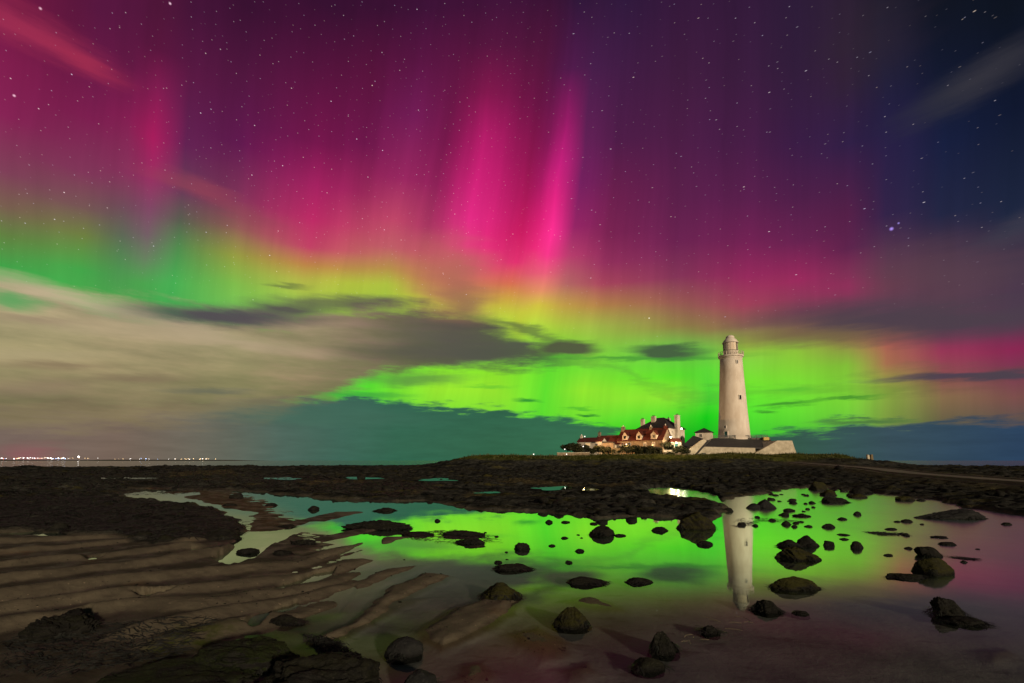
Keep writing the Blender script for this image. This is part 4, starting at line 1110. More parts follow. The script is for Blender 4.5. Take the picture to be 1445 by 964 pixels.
strands('drifting_weed', 'short streaks of dark weed drifting by the reflected tower', [(1038,732),(1078,731),(1120,735),(1120,738),(1070,736),(1050,746),(1030,743)], 130, .35, .016, .02, 5, 208, zfun=lambda a, c: np.full(a.shape, .008))
strands('drifting_weed', 'scraps of dark weed drifting on the left green water', [(560,752),(640,748),(690,756),(690,766),(640,768),(580,764)], 320, .35, .016, .02, 5, 205, zfun=lambda a, c: np.full(a.shape, .008))

def scatter_bits():
    n = 5200
    a = RNG.uniform(R(-52), R(30), n); r = 6.3 * (24 / 6.3) ** RNG.uniform(0, 1, n)
    x = r * np.sin(a); y = r * np.cos(a)
    h, A = terrain(x, y)
    clump = fbm(x / .8, y / .8, 3, 400)
    keep = (A['reef'] < .3) & (A['bed'] < .2) & (clump > .12)
    x, y, h, r = x[keep], y[keep], h[keep], r[keep]
    protos = [rock_shape(1, .6, .45, 950 + i, ICO2, cuts=5, rough=.25) for i in range(6)]
    V, Fc = [], []; k = 0
    for i in range(len(x)):
        p, f = protos[i % 6]; s_ = .012 + .07 * RNG.random() ** 5 + .0009 * r[i]
        t = RNG.uniform(0, 6.28); c, q = math.cos(t), math.sin(t); pp = p * s_
        V.append(np.stack([pp[:, 0] * c - pp[:, 1] * q + x[i], pp[:, 0] * q + pp[:, 1] * c + y[i], pp[:, 2] * .6 + h[i]], 1)); Fc.append(f + k); k += len(p)
    o = mesh_np('beach_pebbles', np.concatenate(V), np.concatenate(Fc), M['rock_dark'])
    tag(o, 'scattered dark pebbles and weed scraps on the rippled sand', 'pebbles', kind='stuff')
scatter_bits()
strands('weed_scraps', 'dark weed scraps lying on the mud at the bottom left', [(0,905),(110,885),(250,885),(300,880),(250,930),(60,964),(0,950)], 900, .16, .008, .02, 20, 206)
strands('floating_straw', 'pale dry straw floating in the near pool', [(975,872),(1060,868),(1050,884),(1000,900),(980,925),(960,905)], 13, .22, .0035, .01, 0, 207, zfun=lambda a, c: np.full(a.shape, .006)).data.materials[0] = M['straw']

# ------------------------------------------------------------------ lighthouse
LY = 166.0
LB = zat(618, LY)
LX = xat(1036, LY, LB)
lh = thing('lighthouse', 'tall tapering white lighthouse with lantern dome and gallery on the island', 'lighthouse', (LX, LY, LB))
PXM = (LY * CP) / F
def lz(py): return zat(py, LY) - LB
bm = B()
lathe(bm, [(-1.5, 21.6 * PXM), (.3, 21.3 * PXM), (.31, 20.9 * PXM), (lz(600), 19.9 * PXM), (lz(580), 18.6 * PXM), (lz(560), 17.5 * PXM), (lz(540), 16.4 * PXM), (lz(520), 15.35 * PXM), (lz(507.5), 14.7 * PXM)], 64)
obj('tower', bm, M['white_paint'], lh, True)
bm = B()
lathe(bm, [(lz(507.5), 14.7 * PXM), (lz(506.8), 15.1 * PXM), (lz(505.5), 15.2 * PXM), (lz(504.8), 16.6 * PXM), (lz(502.8), 16.9 * PXM), (lz(502.5), 16.4 * PXM), (lz(502.4), 9.0 * PXM)], 64)
obj('gallery', bm, M['white_paint'], lh)
bm = B()
rg = 16.6 * PXM
for i in range(24):
    a = 2 * math.pi * i / 24
    tube(bm, (rg * math.cos(a), rg * math.sin(a), lz(502.6)), (rg * math.cos(a), rg * math.sin(a), lz(497.6)), .10, 5)
for zz in (497.6, 499.3, 501.0):
    for i in range(48):
        a, c = 2 * math.pi * i / 48, 2 * math.pi * (i + 1) / 48
        tube(bm, (rg * math.cos(a), rg * math.sin(a), lz(zz)), (rg * math.cos(c), rg * math.sin(c), lz(zz)), .07, 4)
obj('gallery_railing', bm, M['iron'], lh)
bm = B(); lathe(bm, [(lz(502.4), 9.9 * PXM), (lz(496.5), 9.9 * PXM), (lz(496.2), 10.3 * PXM), (lz(495.6), 10.3 * PXM), (lz(495.5), 9.4 * PXM)], 32)
obj('lantern_base', bm, M['white_paint'], lh)
lan = 9.5 * PXM
bm = B(); lathe(bm, [(lz(495.5), lan), (lz(484.5), lan)], 16)
gl = obj('lantern_glazing', bm, M['window'], lh)
bm = B()
for i in range(16):
    a = 2 * math.pi * i / 16; c = 2 * math.pi * (i + 1) / 16; rr_ = lan + .03
    pa = lambda t, z: (rr_ * math.cos(t), rr_ * math.sin(t), lz(z))
    tube(bm, pa(a, 495.5), pa(a, 484.5), .05, 5)
    tube(bm, pa(a, 495.5), pa(c, 490), .04, 4); tube(bm, pa(c, 490), pa(a, 484.5), .04, 4)
obj('glazing_bar', bm, M['iron'], lh)
bm = B()
for k in range(9):        # pale blinds drawn on the landward panes
    a0 = R(180 + 8 + k * 12); a1 = R(180 + 8 + (k + 1) * 12)
    rb_ = lan + .045
    vs = [bm.verts.new((rb_ * math.cos(t), rb_ * math.sin(t), lz(z))) for t, z in ((a0, 495), (a1, 495), (a1, 485), (a0, 485))]
    bm.faces.new(vs)
M['blind'] = simple('pale_blind', (.90, .84, .74), .7, .12, 1.2, 0, c2=(.74, .60, .44), stretch=(2.5, 2.5, .3))
bl = obj('blind', bm, M['blind'], lh)
bm = B()
prof = [(lz(484.6), 10.8 * PXM), (lz(483.8), 10.9 * PXM), (lz(483.6), 10.2 * PXM), (lz(482), 9.6 * PXM), (lz(480), 8.2 * PXM), (lz(478.3), 6.4 * PXM), (lz(477.6), 5.6 * PXM), (lz(477.4), 5.9 * PXM), (lz(475.6), 5.6 * PXM), (lz(474.4), 4.4 * PXM), (lz(473.6), 3.0 * PXM), (lz(473.2), 1.2 * PXM)]
lathe(bm, prof, 40)
obj('lantern_dome', bm, M['white_paint'], lh, False)
def on_tower(px, py, w, h, name, mat, surround=True, out=.12):
    z = lz(py); axis = 1036 + (1033.2 - 1036) * (618 - py) / 113
    rad = (21.0 + (14.7 - 21.0) * min(1, (618 - py) / 110.5) - .25 * math.sin(math.pi * min(1, (618 - py) / 110.5))) * PXM
    s = max(-.95, min(.95, (px - axis) * PXM / rad))
    a = math.asin(s) + math.atan2(LX, LY) * -1       # seen from the camera side
    a = math.asin(s) + math.atan2(LX, LY) * 1.0 - math.atan2(LX, LY)
    va = math.atan2(LX, LY)
    th = a - va
    c = Vector((math.sin(th) * rad, -math.cos(th) * rad, z))
    mt = Matrix.Translation(c) @ Matrix.Rotation(th, 4, 'Z')
    bm = B(); box(bm, -w / 2, w / 2, -out, .5, -h / 2, h / 2, mt)
    o = obj(name, bm, mat, lh)
    if surround:
        bm = B()
        box(bm, -w / 2 - .16, -w / 2, -out - .06, .5, -h / 2 - .16, h / 2 + .16, mt); box(bm, w / 2, w / 2 + .16, -out - .06, .5, -h / 2 - .16, h / 2 + .16, mt)
        box(bm, -w / 2, w / 2, -out - .06, .5, h / 2, h / 2 + .16, mt); box(bm, -w / 2, w / 2, -out - .10, .5, -h / 2 - .16, -h / 2, mt)
        obj('frame', bm, M['white_trim'], o)
on_tower(1041, 513.5, .55, 1.1, 'window', M['window'])
on_tower(1044.2, 563, .75, 1.5, 'window', M['window'])
on_tower(1025, 603.5, .6, .9, 'window', M['window'])
on_tower(1026, 614.2, 1.1, 2.3, 'door', M['door'])

# ------------------------------------------------------------------ lighthouse court: walls, apron, railing
WY = 150.0
def X(px, y=WY): return xat(px, y, 6)
def Z(py, y=WY): return zat(py, y)
bw = thing('bulwark', 'broad pale retaining wall with a dark sloping apron below the lighthouse', 'wall', (X(1030), WY, Z(645)))
def rel(pts, o): return [(a - o.location.x, c - o.location.z) for a, c in pts]
bm = B(); prism(bm, rel([(X(976), Z(650)), (X(1066), Z(652)), (X(1066), Z(632.2)), (X(995), Z(630.4)), (X(977), Z(640.5))], bw), 0, 3)
obj('front_wall', bm, M['stone_wall'], bw)
bm = B()
vs = [(X(1064), -1.0, Z(652)), (X(1123.5), -1.0, Z(650)), (X(1122.5), -1.0, Z(645)), (X(1116), -.4, Z(622)), (X(1095), -.4, Z(622)), (X(1079), -.6, Z(631)), (X(1064), -.9, Z(639))]
prism(bm, rel([(a, c) for a, _, c in vs], bw), -1.0, 9)
obj('right_bastion', bm, M['stone_wall'], bw)
bm = B()
ya, yb = .3, 11.0
def ap(px, py, dy): return bm.verts.new((xat(px, WY + dy, 6) - bw.location.x, dy, zat(py, WY + dy) - bw.location.z))
f1 = [ap(994.6, 630.2, ya), ap(1079, 631.4, ya), ap(1089, 620.6, yb), ap(1006, 618.6, yb)]
f2 = [bm.verts.new(v.co - Vector((0, 0, .5))) for v in f1]
bm.faces.new(f1); bm.faces.new(list(reversed(f2)))
for i in range(4):
    j = (i + 1) % 4; bm.faces.new((f1[i], f2[i], f2[j], f1[j]))
obj('apron', bm, M['asphalt_roof'], bw)
bm = B()
box(bm, X(1008, 162) - bw.location.x, X(1086, 162) - bw.location.x, 11.2, 30, -1, zat(618.4, 161.4) - bw.location.z)
obj('terrace', bm, M['concrete'], bw)
bm = B()
box(bm, X(990) - bw.location.x, X(995) - bw.location.x, -.35, -.05, Z(642.5) - bw.location.z, Z(639) - bw.location.z)
obj('vent', bm, M['dark_iron'], bw)

# sloping wing wall and slate shed to the left
ww = thing('wing_wall', 'pale sloping wing wall running down left of the apron', 'wall', (X(985), WY - 2, Z(645)))
bm = B(); prism(bm, rel([(X(970, 148), Z(648, 148)), (X(974, 148), Z(648, 148)), (X(998, 148), Z(622, 148)), (X(994, 148), Z(620, 148)), (X(991, 148), Z(621, 148)), (X(970.5, 148), Z(636, 148))], ww), 0, 1.0)
obj('parapet', bm, M['stone_wall'], ww)
bm = B(); prism(bm, rel([(X(976), Z(646)), (X(979), Z(646)), (X(1001), Z(622)), (X(998), Z(621))], ww), 1.6, 2.4)
obj('coping', bm, M['asphalt_roof'], ww)
sh = thing('slate_shed', 'dark slate roofed shed tucked left of the pale wing wall', 'shed', (X(972), 153, Z(640)))
bm = B(); prism(bm, rel([(X(955, 153), Z(646, 153)), (X(985, 153), Z(646, 153)), (X(985, 153), Z(630, 153)), (X(958, 153), Z(633, 153))], sh), .2, 8)
obj('wall', bm, M['stone_wall'], sh)
bm = B()
def sp_(px, py, dy): return bm.verts.new((xat(px, 153 + dy, 6) - sh.location.x, dy, zat(py, 153 + dy) - sh.location.z))
f1 = [sp_(957, 634, -.4), sp_(974, 637, -.4), sp_(993, 619, 7.5), sp_(979, 614.6, 8.5)]
f2 = [bm.verts.new(v.co - Vector((0, 0, .3))) for v in f1]
bm.faces.new(f1); bm.faces.new(list(reversed(f2)))
for i in range(4):
    j = (i + 1) % 4; bm.faces.new((f1[i], f2[i], f2[j], f1[j]))
obj('roof', bm, M['slate'], sh)

rl = thing('terrace_railing', 'dark post and rail fence along the terrace at the lighthouse foot', 'railing', (X(1040, 161), 161, zat(618.6, 161)))
bm = B(); bp = B()
x0, x1 = X(1008, 161) - rl.location.x, X(1084, 161) - rl.location.x
zt = zat(614.4, 161) - rl.location.z
n = 10
for i in range(n + 1):
    xx = x0 + (x1 - x0) * i / n
    bq = B(); box(bq, xx - .09, xx + .09, -.06, .06, -.4, zt); obj('post', bq, M['dark_iron'], rl)
for f in (1.0, .55, .15):
    box(bm, x0, x1, .065, .125, zt * f - .08, zt * f + .06)
obj('rail', bm, M['dark_iron'], rl); bp.free()
yb_ = thing('equipment_box', 'small yellow box on the terrace corner right of the lighthouse', 'box', (X(1082, 160), 160.2, zat(621.2, 160.2)))
bm = B(); box(bm, -.9, .9, -.4, .4, 0, .75); obj('case', bm, M['yellow'], yb_)
bm = B(); prism(bm, [(-1.0, .75), (1.0, .75), (.8, 1.0), (-.8, 1.0)], -.45, .45); obj('lid', bm, M['yellow'], yb_)

# ------------------------------------------------------------------ houses
def gable(bm, L, W, z0, z1, over=.25, th=.18):
    """roof planes with thickness, ridge along x"""
    for s in (-1, 1):
        a = [(-L / 2 - over, s * (W / 2 + over), z0 - over * (z1 - z0) / (W / 2)), (L / 2 + over, s * (W / 2 + over), z0 - over * (z1 - z0) / (W / 2)), (L / 2 + over, 0, z1), (-L / 2 - over, 0, z1)]
        up = [bm.verts.new(Vector(q) + Vector((0, 0, th))) for q in a]; dn = [bm.verts.new(Vector(q) + Vector((0, 0, .01))) for q in a]
        bm.faces.new(up); bm.faces.new(list(reversed(dn)))
        for i in range(4):
            j = (i + 1) % 4; bm.faces.new((up[i], dn[i], dn[j], up[j]))
def gwalls(bm, L, W, z0, z1):
    v = {}
    for sx in (-1, 1):
        for k, (yy, zz) in enumerate(((-W / 2, -1.5), (W / 2, -1.5), (W / 2, z0), (0, z1), (-W / 2, z0))):
            v[sx, k] = bm.verts.new((sx * L / 2, yy, zz))
    bm.faces.new([v[-1, k] for k in range(5)]); bm.faces.new([v[1, k] for k in (4, 3, 2, 1, 0)])
    for k in range(5):
        q = (k + 1) % 5; bm.faces.new((v[-1, k], v[-1, q], v[1, q], v[1, k]))
def chimney(parent, x, y, z0, z1, w, d, mat, pots=2, potmat='pot'):
    bm = B(); box(bm, x - w / 2, x + w / 2, y - d / 2, y + d / 2, z0, z1); box(bm, x - w / 2 - .1, x + w / 2 + .1, y - d / 2 - .1, y + d / 2 + .1, z1, z1 + .2)
    c = obj('chimney', bm, M[mat], parent)
    for i in range(pots):
        bm = B(); xx = x + (i - (pots - 1) / 2) * .55
        lathe(bm, [(z1 + .2, .2), (z1 + .75, .15)], 10, xx, y); obj('chimney_pot', bm, M[potmat], c)
def window(parent, x, y, z, w, h, lit=False, ny=-1):
    """on a wall whose outward normal is ny along local y"""
    bm = B(); box(bm, x - w / 2, x + w / 2, min(y, y + ny * .03), max(y, y + ny * .03), z - h / 2, z + h / 2)
    o = obj('window', bm, M['lit_window'] if lit else M['window'], parent)
    bm = B()
    t, e = .10, ny * .09
    ya_, yb2 = min(y, y + e), max(y, y + e)
    box(bm, x - w / 2 - t, x - w / 2, ya_, yb2, z - h / 2 - t, z + h / 2 + t); box(bm, x + w / 2, x + w / 2 + t, ya_, yb2, z - h / 2 - t, z + h / 2 + t)
    box(bm, x - w / 2, x + w / 2, ya_, yb2, z + h / 2, z + h / 2 + t); box(bm, x - w / 2, x + w / 2, ya_, yb2, z - h / 2 - t, z - h / 2)
    box(bm, x - .03, x + .03, min(y, y + ny * .05), max(y, y + ny * .05), z - h / 2, z + h / 2)
    obj('frame', bm, M['white_trim'], o)

# big hip roofed house (rear)
HY = 168.0
hz0 = zat(640, HY)
hx = xat(941, HY, hz0)
hs = thing('hip_roof_house', 'large two storey white house with dark hipped roof and tall chimneys', 'house', (hx, HY + 6, hz0), R(-46))
ez = zat(604, HY) - hz0; rz_ = zat(589.5, HY + 6) - hz0
bm = B(); box(bm, -6.2, 6.2, -6.2, 6.2, -1.5, ez); obj('wall', bm, M['white_wall'], hs)
bm = B()
o_ = .45
e = [bm.verts.new(q) for q in ((-6.2 - o_, -6.2 - o_, ez), (6.2 + o_, -6.2 - o_, ez), (6.2 + o_, 6.2 + o_, ez), (-6.2 - o_, 6.2 + o_, ez))]
r1 = [bm.verts.new((-1.4, 0, rz_)), bm.verts.new((1.4, 0, rz_))]
e2 = [bm.verts.new(v.co - Vector((0, 0, .2))) for v in e]
bm.faces.new((e[0], e[1], r1[1], r1[0])); bm.faces.new((e[1], e[2], r1[1])); bm.faces.new((e[2], e[3], r1[0], r1[1])); bm.faces.new((e[3], e[0], r1[0]))
for i in range(4):
    j = (i + 1) % 4; bm.faces.new((e[i], e2[i], e2[j], e[j]))
bm.faces.new(list(reversed(e2)))
obj('roof', bm, M['slate'], hs)
chimney(hs, -5.4, -3.5, ez, zat(590, HY) - hz0, 1.3, 1.1, 'white_wall', 2)
chimney(hs, -1.6, -2.2, ez, zat(586.5, HY) - hz0, 1.5, 1.2, 'white_wall', 2)
chimney(hs, 2.0, 2.2, ez, zat(589, HY) - hz0, 1.2, 1.0, 'white_wall', 1)
chimney(hs, 6.75, -.4, 0, zat(586.5, HY) - hz0, 1.1, 2.2, 'white_wall', 2)
for yy in (-4.0, 3.5):
    for zz in (2.2, 5.6):
        bm = B(); box(bm, 6.2, 6.24, yy - .5, yy + .5, zz - .8, zz + .8); w_ = obj('window', bm, M['window'], hs)
        bm = B(); box(bm, 6.2, 6.30, yy - .65, yy - .5, zz - .95, zz + .95); box(bm, 6.2, 6.30, yy + .5, yy + .65, zz - .95, zz + .95); box(bm, 6.2, 6.30, yy - .5, yy + .5, zz + .8, zz + .95); box(bm, 6.2, 6.30, yy - .5, yy + .5, zz - .95, zz - .8)
        obj('frame', bm, M['white_trim'], w_)
for xx in (-4, 0, 4): window(hs, xx, -6.2, 5.6, 1.0, 1.6)

# front cottage with three dormers
CY = 152.0
cz = zat(634, CY)
ct = thing('dormer_cottage', 'stone cottage with red tiled roof and three pale gabled dormers', 'house', (xat(914, CY, cz), CY + 4, cz), R(-44))
cL, cW = 16.4, 6.6
cez = zat(620.5, CY) - cz; crz = zat(605.5, CY + 3) - cz
bm = B(); gwalls(bm, cL, cW, cez, crz); obj('wall', bm, M['sand_stone'], ct)
bm = B(); gable(bm, cL, cW, cez, crz); obj('roof', bm, M['red_tile'], ct)
for dx in (-5.2, 0, 5.2):
    bm = B()
    y0 = -cW / 2 - .05; zb = cez - .1; zw = cez + 1.55; zr = cez + 2.75; hw = 1.0
    v1 = [bm.verts.new((dx + sx * hw, y0, z)) for sx, z in ((-1, zb), (1, zb), (1, zw))] + [bm.verts.new((dx, y0, zr))] + [bm.verts.new((dx - hw, y0, zw))]
    v2 = [bm.verts.new(v.co + Vector((0, 3.0, 0))) for v in v1]
    bm.faces.new(v1); bm.faces.new(list(reversed(v2)))
    for i in range(5):
        j = (i + 1) % 5; bm.faces.new((v1[i], v2[i], v2[j], v1[j]))
    d_ = obj('dormer', bm, M['white_wall'], ct)
    bm = B()
    for s in (-1, 1):
        q = [(dx + s * (hw + .15), y0 - .12, zw - .16), (dx, y0 - .12, zr + .05), (dx, y0 + 2.9, zr + .05), (dx + s * (hw + .15), y0 + 2.9, zw - .16)]
        up = [bm.verts.new(Vector(t) + Vector((0, 0, .14))) for t in q]; dn = [bm.verts.new(Vector(t) + Vector((0, 0, .02))) for t in q]
        bm.faces.new(up); bm.faces.new(list(reversed(dn)))
        for i in range(4):
            j = (i + 1) % 4; bm.faces.new((up[i], dn[i], dn[j], up[j]))
    obj('dormer_roof', bm, M['red_tile'], d_)
    bm = B(); box(bm, dx - .42, dx + .42, y0 - .04, y0, zb + .55, zb + 1.55); obj('dormer_window', bm, M['window'], d_)
for xx in (-6.2, -3.6, 2.0, 5.0): window(ct, xx, -cW / 2, cez - 1.5, .9, 1.1)
chimney(ct, -cL / 2 + .5, 0, crz - .8, crz + 1.0, .9, 1.2, 'sand_stone', 1, 'white_trim')
chimney(ct, 2.6, 0, crz - .6, crz + .5, .7, .9, 'sand_stone', 1, 'white_trim')
chimney(ct, cL / 2 - .5, 0, crz - .6, crz + .6, .8, 1.0, 'red_tile', 1, 'white_trim')

# middle red roofed cottage
ty = 160.0
tz = zat(636, ty)
mid = thing('red_roof_cottage', 'low stone cottage with plain red roof left of the dormer cottage', 'house', (xat(868, ty, tz), ty + 3, tz), R(-34))
mL, mW = 11.0, 6.0
me_ = zat(626, ty) - tz; mr_ = zat(615, ty + 3) - tz
bm = B(); gwalls(bm, mL, mW, me_, mr_); obj('wall', bm, M['sand_stone'], mid)
bm = B(); gable(bm, mL, mW, me_, mr_); obj('roof', bm, M['red_tile'], mid)
chimney(mid, -mL / 2 + .5, 0, mr_ - .5, mr_ + 1.1, .8, .9, 'sand_stone', 1)
window(mid, 1.9, -mW / 2, me_ - 1.2, .9, 1.2, True); window(mid, 3.8, -mW / 2, me_ - 1.2, .9, 1.2, False); window(mid, -2.4, -mW / 2, me_ - 1.2, .9, 1.2, False)

# left low house
ly = 158.0
lz0 = zat(636, ly)
lo_ = thing('low_cottage', 'small low cottage with pale wall at the left end of the row', 'house', (xat(838, ly, lz0), ly + 3, lz0), R(-30))
bL, bW = 8.6, 5.4
le = zat(623, ly) - lz0; lr = zat(618, ly + 2) - lz0
bm = B(); gwalls(bm, bL, bW, le, lr); obj('wall', bm, M['white_wall'], lo_)
bm = B(); gable(bm, bL, bW, le, lr); obj('roof', bm, M['red_tile'], lo_)
window(lo_, -.6, -bW / 2, le - 1.0, 1.6, .8, True); window(lo_, 2.5, -bW / 2, le - 1.2, .8, 1.0)
chimney(lo_, -bL / 2 + .45, 0, lr - .4, lr + .7, .7, .8, 'white_wall', 1, 'white_trim')
# flat roofed lean-to joining them
jn = thing('lean_to', 'dark roofed lean-to between the low cottage and the red roofed one', 'shed', (xat(854, 157, lz0), 159, lz0), R(-20))
bm = B(); box(bm, -3.4, 3.4, -2.2, 2.2, -1, 2.6); obj('wall', bm, M['sand_stone'], jn)
bm = B(); prism(bm, [(-3.6, 2.603), (3.6, 2.603), (3.6, 2.9), (-3.6, 3.3)], -2.4, 2.4); obj('roof', bm, M['slate'], jn)

# small hip building by the tower
sy = 162.0
sz = zat(624, sy)
kb = thing('keepers_store', 'little pale building with dark pyramid roof left of the lighthouse foot', 'outbuilding', (xat(998.5, sy, sz), sy + 2.6, sz), R(-28))
se = zat(609.6, sy) - sz; sr_ = zat(603.8, sy + 2.6) - sz
bm = B(); box(bm, -2.6, 2.6, -2.6, 2.6, -2, se); obj('wall', bm, M['white_wall'], kb)
bm = B(); e = [bm.verts.new((sx * 3.0, sy2 * 3.0, se)) for sx, sy2 in ((-1, -1), (1, -1), (1, 1), (-1, 1))]
e2 = [bm.verts.new(v.co - Vector((0, 0, .16))) for v in e]; t_ = bm.verts.new((0, 0, sr_))
for i in range(4):
    j = (i + 1) % 4; bm.faces.new((e[i], e[j], t_)); bm.faces.new((e[i], e2[i], e2[j], e[j]))
bm.faces.new(list(reversed(e2)))
obj('roof', bm, M['slate'], kb)
window(kb, -.9, -2.6, se - 1.2, .8, 1.0)

# porch and garden walls
pw = thing('floodlit_porch', 'floodlit white porch at the gable end of the dormer cottage', 'porch', (xat(954, 149, cz), 149.6, zat(633, 149)))
bm = B(); box(bm, -1.6, 1.6, -.9, .9, -.6, 2.3); obj('wall', bm, M['white_wall'], pw)
bm = B(); gable(bm, 3.2, 1.8, 2.3, 3.2, .2, .12); obj('roof', bm, M['red_tile'], pw)
bm = B(); box(bm, -.5, .5, -.95, -.903, 0, 2.0); obj('door', bm, M['door'], pw)
def gwall(name, label, pts, y, h, th, mat):
    """low wall following the ground, pts = list of pixel columns"""
    xs = [xat(q, y, 5) for q in pts]
    zs, _ = terrain(np.array(xs), np.full(len(xs), y))
    o = thing(name, label, 'wall', (xs[0], y, float(zs[0])))
    bm = B()
    lo = [(a - xs[0], z - zs[0] - .5) for a, z in zip(xs, zs)]; hi = [(a - xs[0], z - zs[0] + h) for a, z in zip(xs, zs)]
    prism(bm, lo + hi[::-1], 0, th); obj('wall_face', bm, M[mat], o)
    bm = B(); hi2 = [(a, z + .14) for a, z in hi]; prism(bm, [(a, z + .003) for a, z in hi] + hi2[::-1], -.06, th + .06); obj('coping', bm, M['stone_wall'], o)
    return o
gwall('garden_wall', 'long low stone wall along the island edge below the dark hedge', np.linspace(786, 832, 12), 147.5, .8, .5, 'sand_stone')
gwall('garden_wall', 'low tan stone wall in front of the shrubs beside the slate shed', np.linspace(936, 968, 9), 146.5, .7, .5, 'sand_stone')
gwall('garden_wall', 'short white wall below the floodlit porch', np.linspace(930, 951, 7), 148.2, 1.3, .4, 'white_wall')
fz = float(terrain(np.array([xat(868, 148, 5)]), np.array([148.0]))[0][0])
fn = thing('garden_gate', 'square wooden garden gate panel among the dark hedges', 'gate', (xat(868.5, 148, 5), 148, fz))
bm = B(); box(bm, -1.15, 1.15, 0, .06, .15, 2.0); obj('board_panel', bm, M['wood'], fn)
for sx in (-1.25, 0, 1.25):
    bm = B(); box(bm, sx - .08, sx + .08, -.1, -.003, -.3, 2.2); obj('post', bm, M['wood'], fn)

# marker stones on the skyline at the right
mz, _ = terrain(np.array([xat(1229, 140, 2)]), np.array([140.0]))
mk = thing('marker_stones', 'pair of small upright marker posts on the skyline right of the island', 'marker', (xat(1228, 140, 2), 140, float(mz[0])))
for sx in (-.55, .5):
    bm = B(); prism(bm, [(sx - .34, -.5), (sx + .34, -.5), (sx + .26, 1.35 + sx * .2), (sx - .26, 1.45)], -.3, .3); obj('post', bm, M['wood'] if sx > 0 else M['stone_wall'], mk)

# ------------------------------------------------------------------ shrubs: stems and leaf clumps
def shrub(px0, px1, py_top, y, label, dens=1.0, group=None):
    xa, xb = xat(px0, y, 5), xat(px1, y, 5)
    cx = (xa + xb) / 2; W = xb - xa
    z0 = float(terrain(np.array([cx]), np.array([y]))[0][0])
    H = zat(py_top, y) - z0
    o = thing('shrub', label, 'shrub', (cx, y, z0 - .1), 0, group)
    rs = np.random.default_rng(int(px0 * 7 + py_top))
    bm = B()
    for k in range(5):
        a = rs.uniform(-.4, .4) * W
        tube(bm, (a * .5, rs.uniform(-.3, .3), -.4), (a, rs.uniform(-.8, .8), H * rs.uniform(.5, .8)), .13, 6, .05)
    obj('stem', bm, M['bark'], o)
    ncl = int(12 + W * 3.4)
    V, Q = [], []; k = 0
    for c in range(ncl):
        u = rs.uniform(-.5, .5)
        top = H * (1 - .9 * u * u) * rs.uniform(.55, 1.0)
        cc = np.array([u * W, rs.uniform(-1.2, 1.2), max(.3, top - rs.uniform(.2, .9))]); rad = rs.uniform(.5, 1.0) * min(1.1, .35 * H + .3)
        nl = int(170 * dens)
        d = rs.normal(size=(nl, 3)); d /= np.linalg.norm(d, axis=1)[:, None]
        pos = cc + d * rad * rs.uniform(.55, 1.05, (nl, 1)) * np.array([1, 1, .75])
        pos[:, 2] = np.clip(pos[:, 2], .05, H + .1)
        t1 = rs.normal(size=(nl, 3)); t1 /= np.linalg.norm(t1, axis=1)[:, None]
        t2 = np.cross(t1, rs.normal(size=(nl, 3))); t2 /= np.linalg.norm(t2, axis=1)[:, None] + 1e-9
        s = rs.uniform(.12, .26, (nl, 1))
        q = np.stack([pos - t1 * s, pos + t2 * s * .6, pos + t1 * s, pos - t2 * s * .6], 1)
        V.append(q.reshape(-1, 3)); Q.append(np.arange(nl * 4).reshape(-1, 4) + k); k += nl * 4
    mesh_np('foliage', np.concatenate(V), np.concatenate(Q), M['leaf'], False, o)
shrub(793, 819, 623.5, 149.5, 'rounded dark shrub at the left end of the island houses')
shrub(812, 832, 628, 150.5, 'second shrub from the left, in front of the low cottage')
shrub(833, 866, 628, 149.5, 'broad dark hedge left of the wooden garden gate')
shrub(872, 902, 627.5, 149, 'dark hedge right of the wooden garden gate, before the dormer cottage')
shrub(898, 932, 629.5, 148.8, 'long low dark hedge under the dormer cottage windows')
shrub(931, 948, 622, 149.4, 'upright olive bush beside the short white wall')
shrub(951, 972, 629, 147.6, 'low scrubby bush before the slate shed')
shrub(940, 958, 636, 147.0, 'small olive bush below the short white wall')

def grass_tufts():
    n = 9000
    x = RNG.uniform(-16, 112, n); y = RNG.uniform(120, 150, n)
    h, A = terrain(x, y)
    k = (A['grass'] > .35) & (fbm(x / 3, y / 3, 3, 500) > -.1)
    x, y, h = x[k], y[k], h[k]; n = len(x)
    H_ = RNG.uniform(.18, .62, n); wd = RNG.uniform(.05, .12, n); a = RNG.uniform(0, 6.28, n); l = RNG.normal(0, .18, (n, 2))
    bx, by = np.cos(a) * wd, np.sin(a) * wd
    V = np.stack([np.stack([x - bx, y - by, h - .05], 1), np.stack([x + bx, y + by, h - .05], 1), np.stack([x + bx * .3 + l[:, 0], y + by * .3 + l[:, 1], h + H_], 1), np.stack([x - bx * .3 + l[:, 0], y - by * .3 + l[:, 1], h + H_ * .9], 1)], 1)
    M['grass'] = simple('rough_grass', (.095, .098, .028), .8, .4, .6, c2=(.028, .038, .009))
    o = mesh_np('rough_grass', V.reshape(-1, 3), np.arange(n * 4).reshape(-1, 4), M['grass'], False)
    tag(o, 'rough olive grass along the rim of the lighthouse island', 'grass', kind='stuff')
grass_tufts()

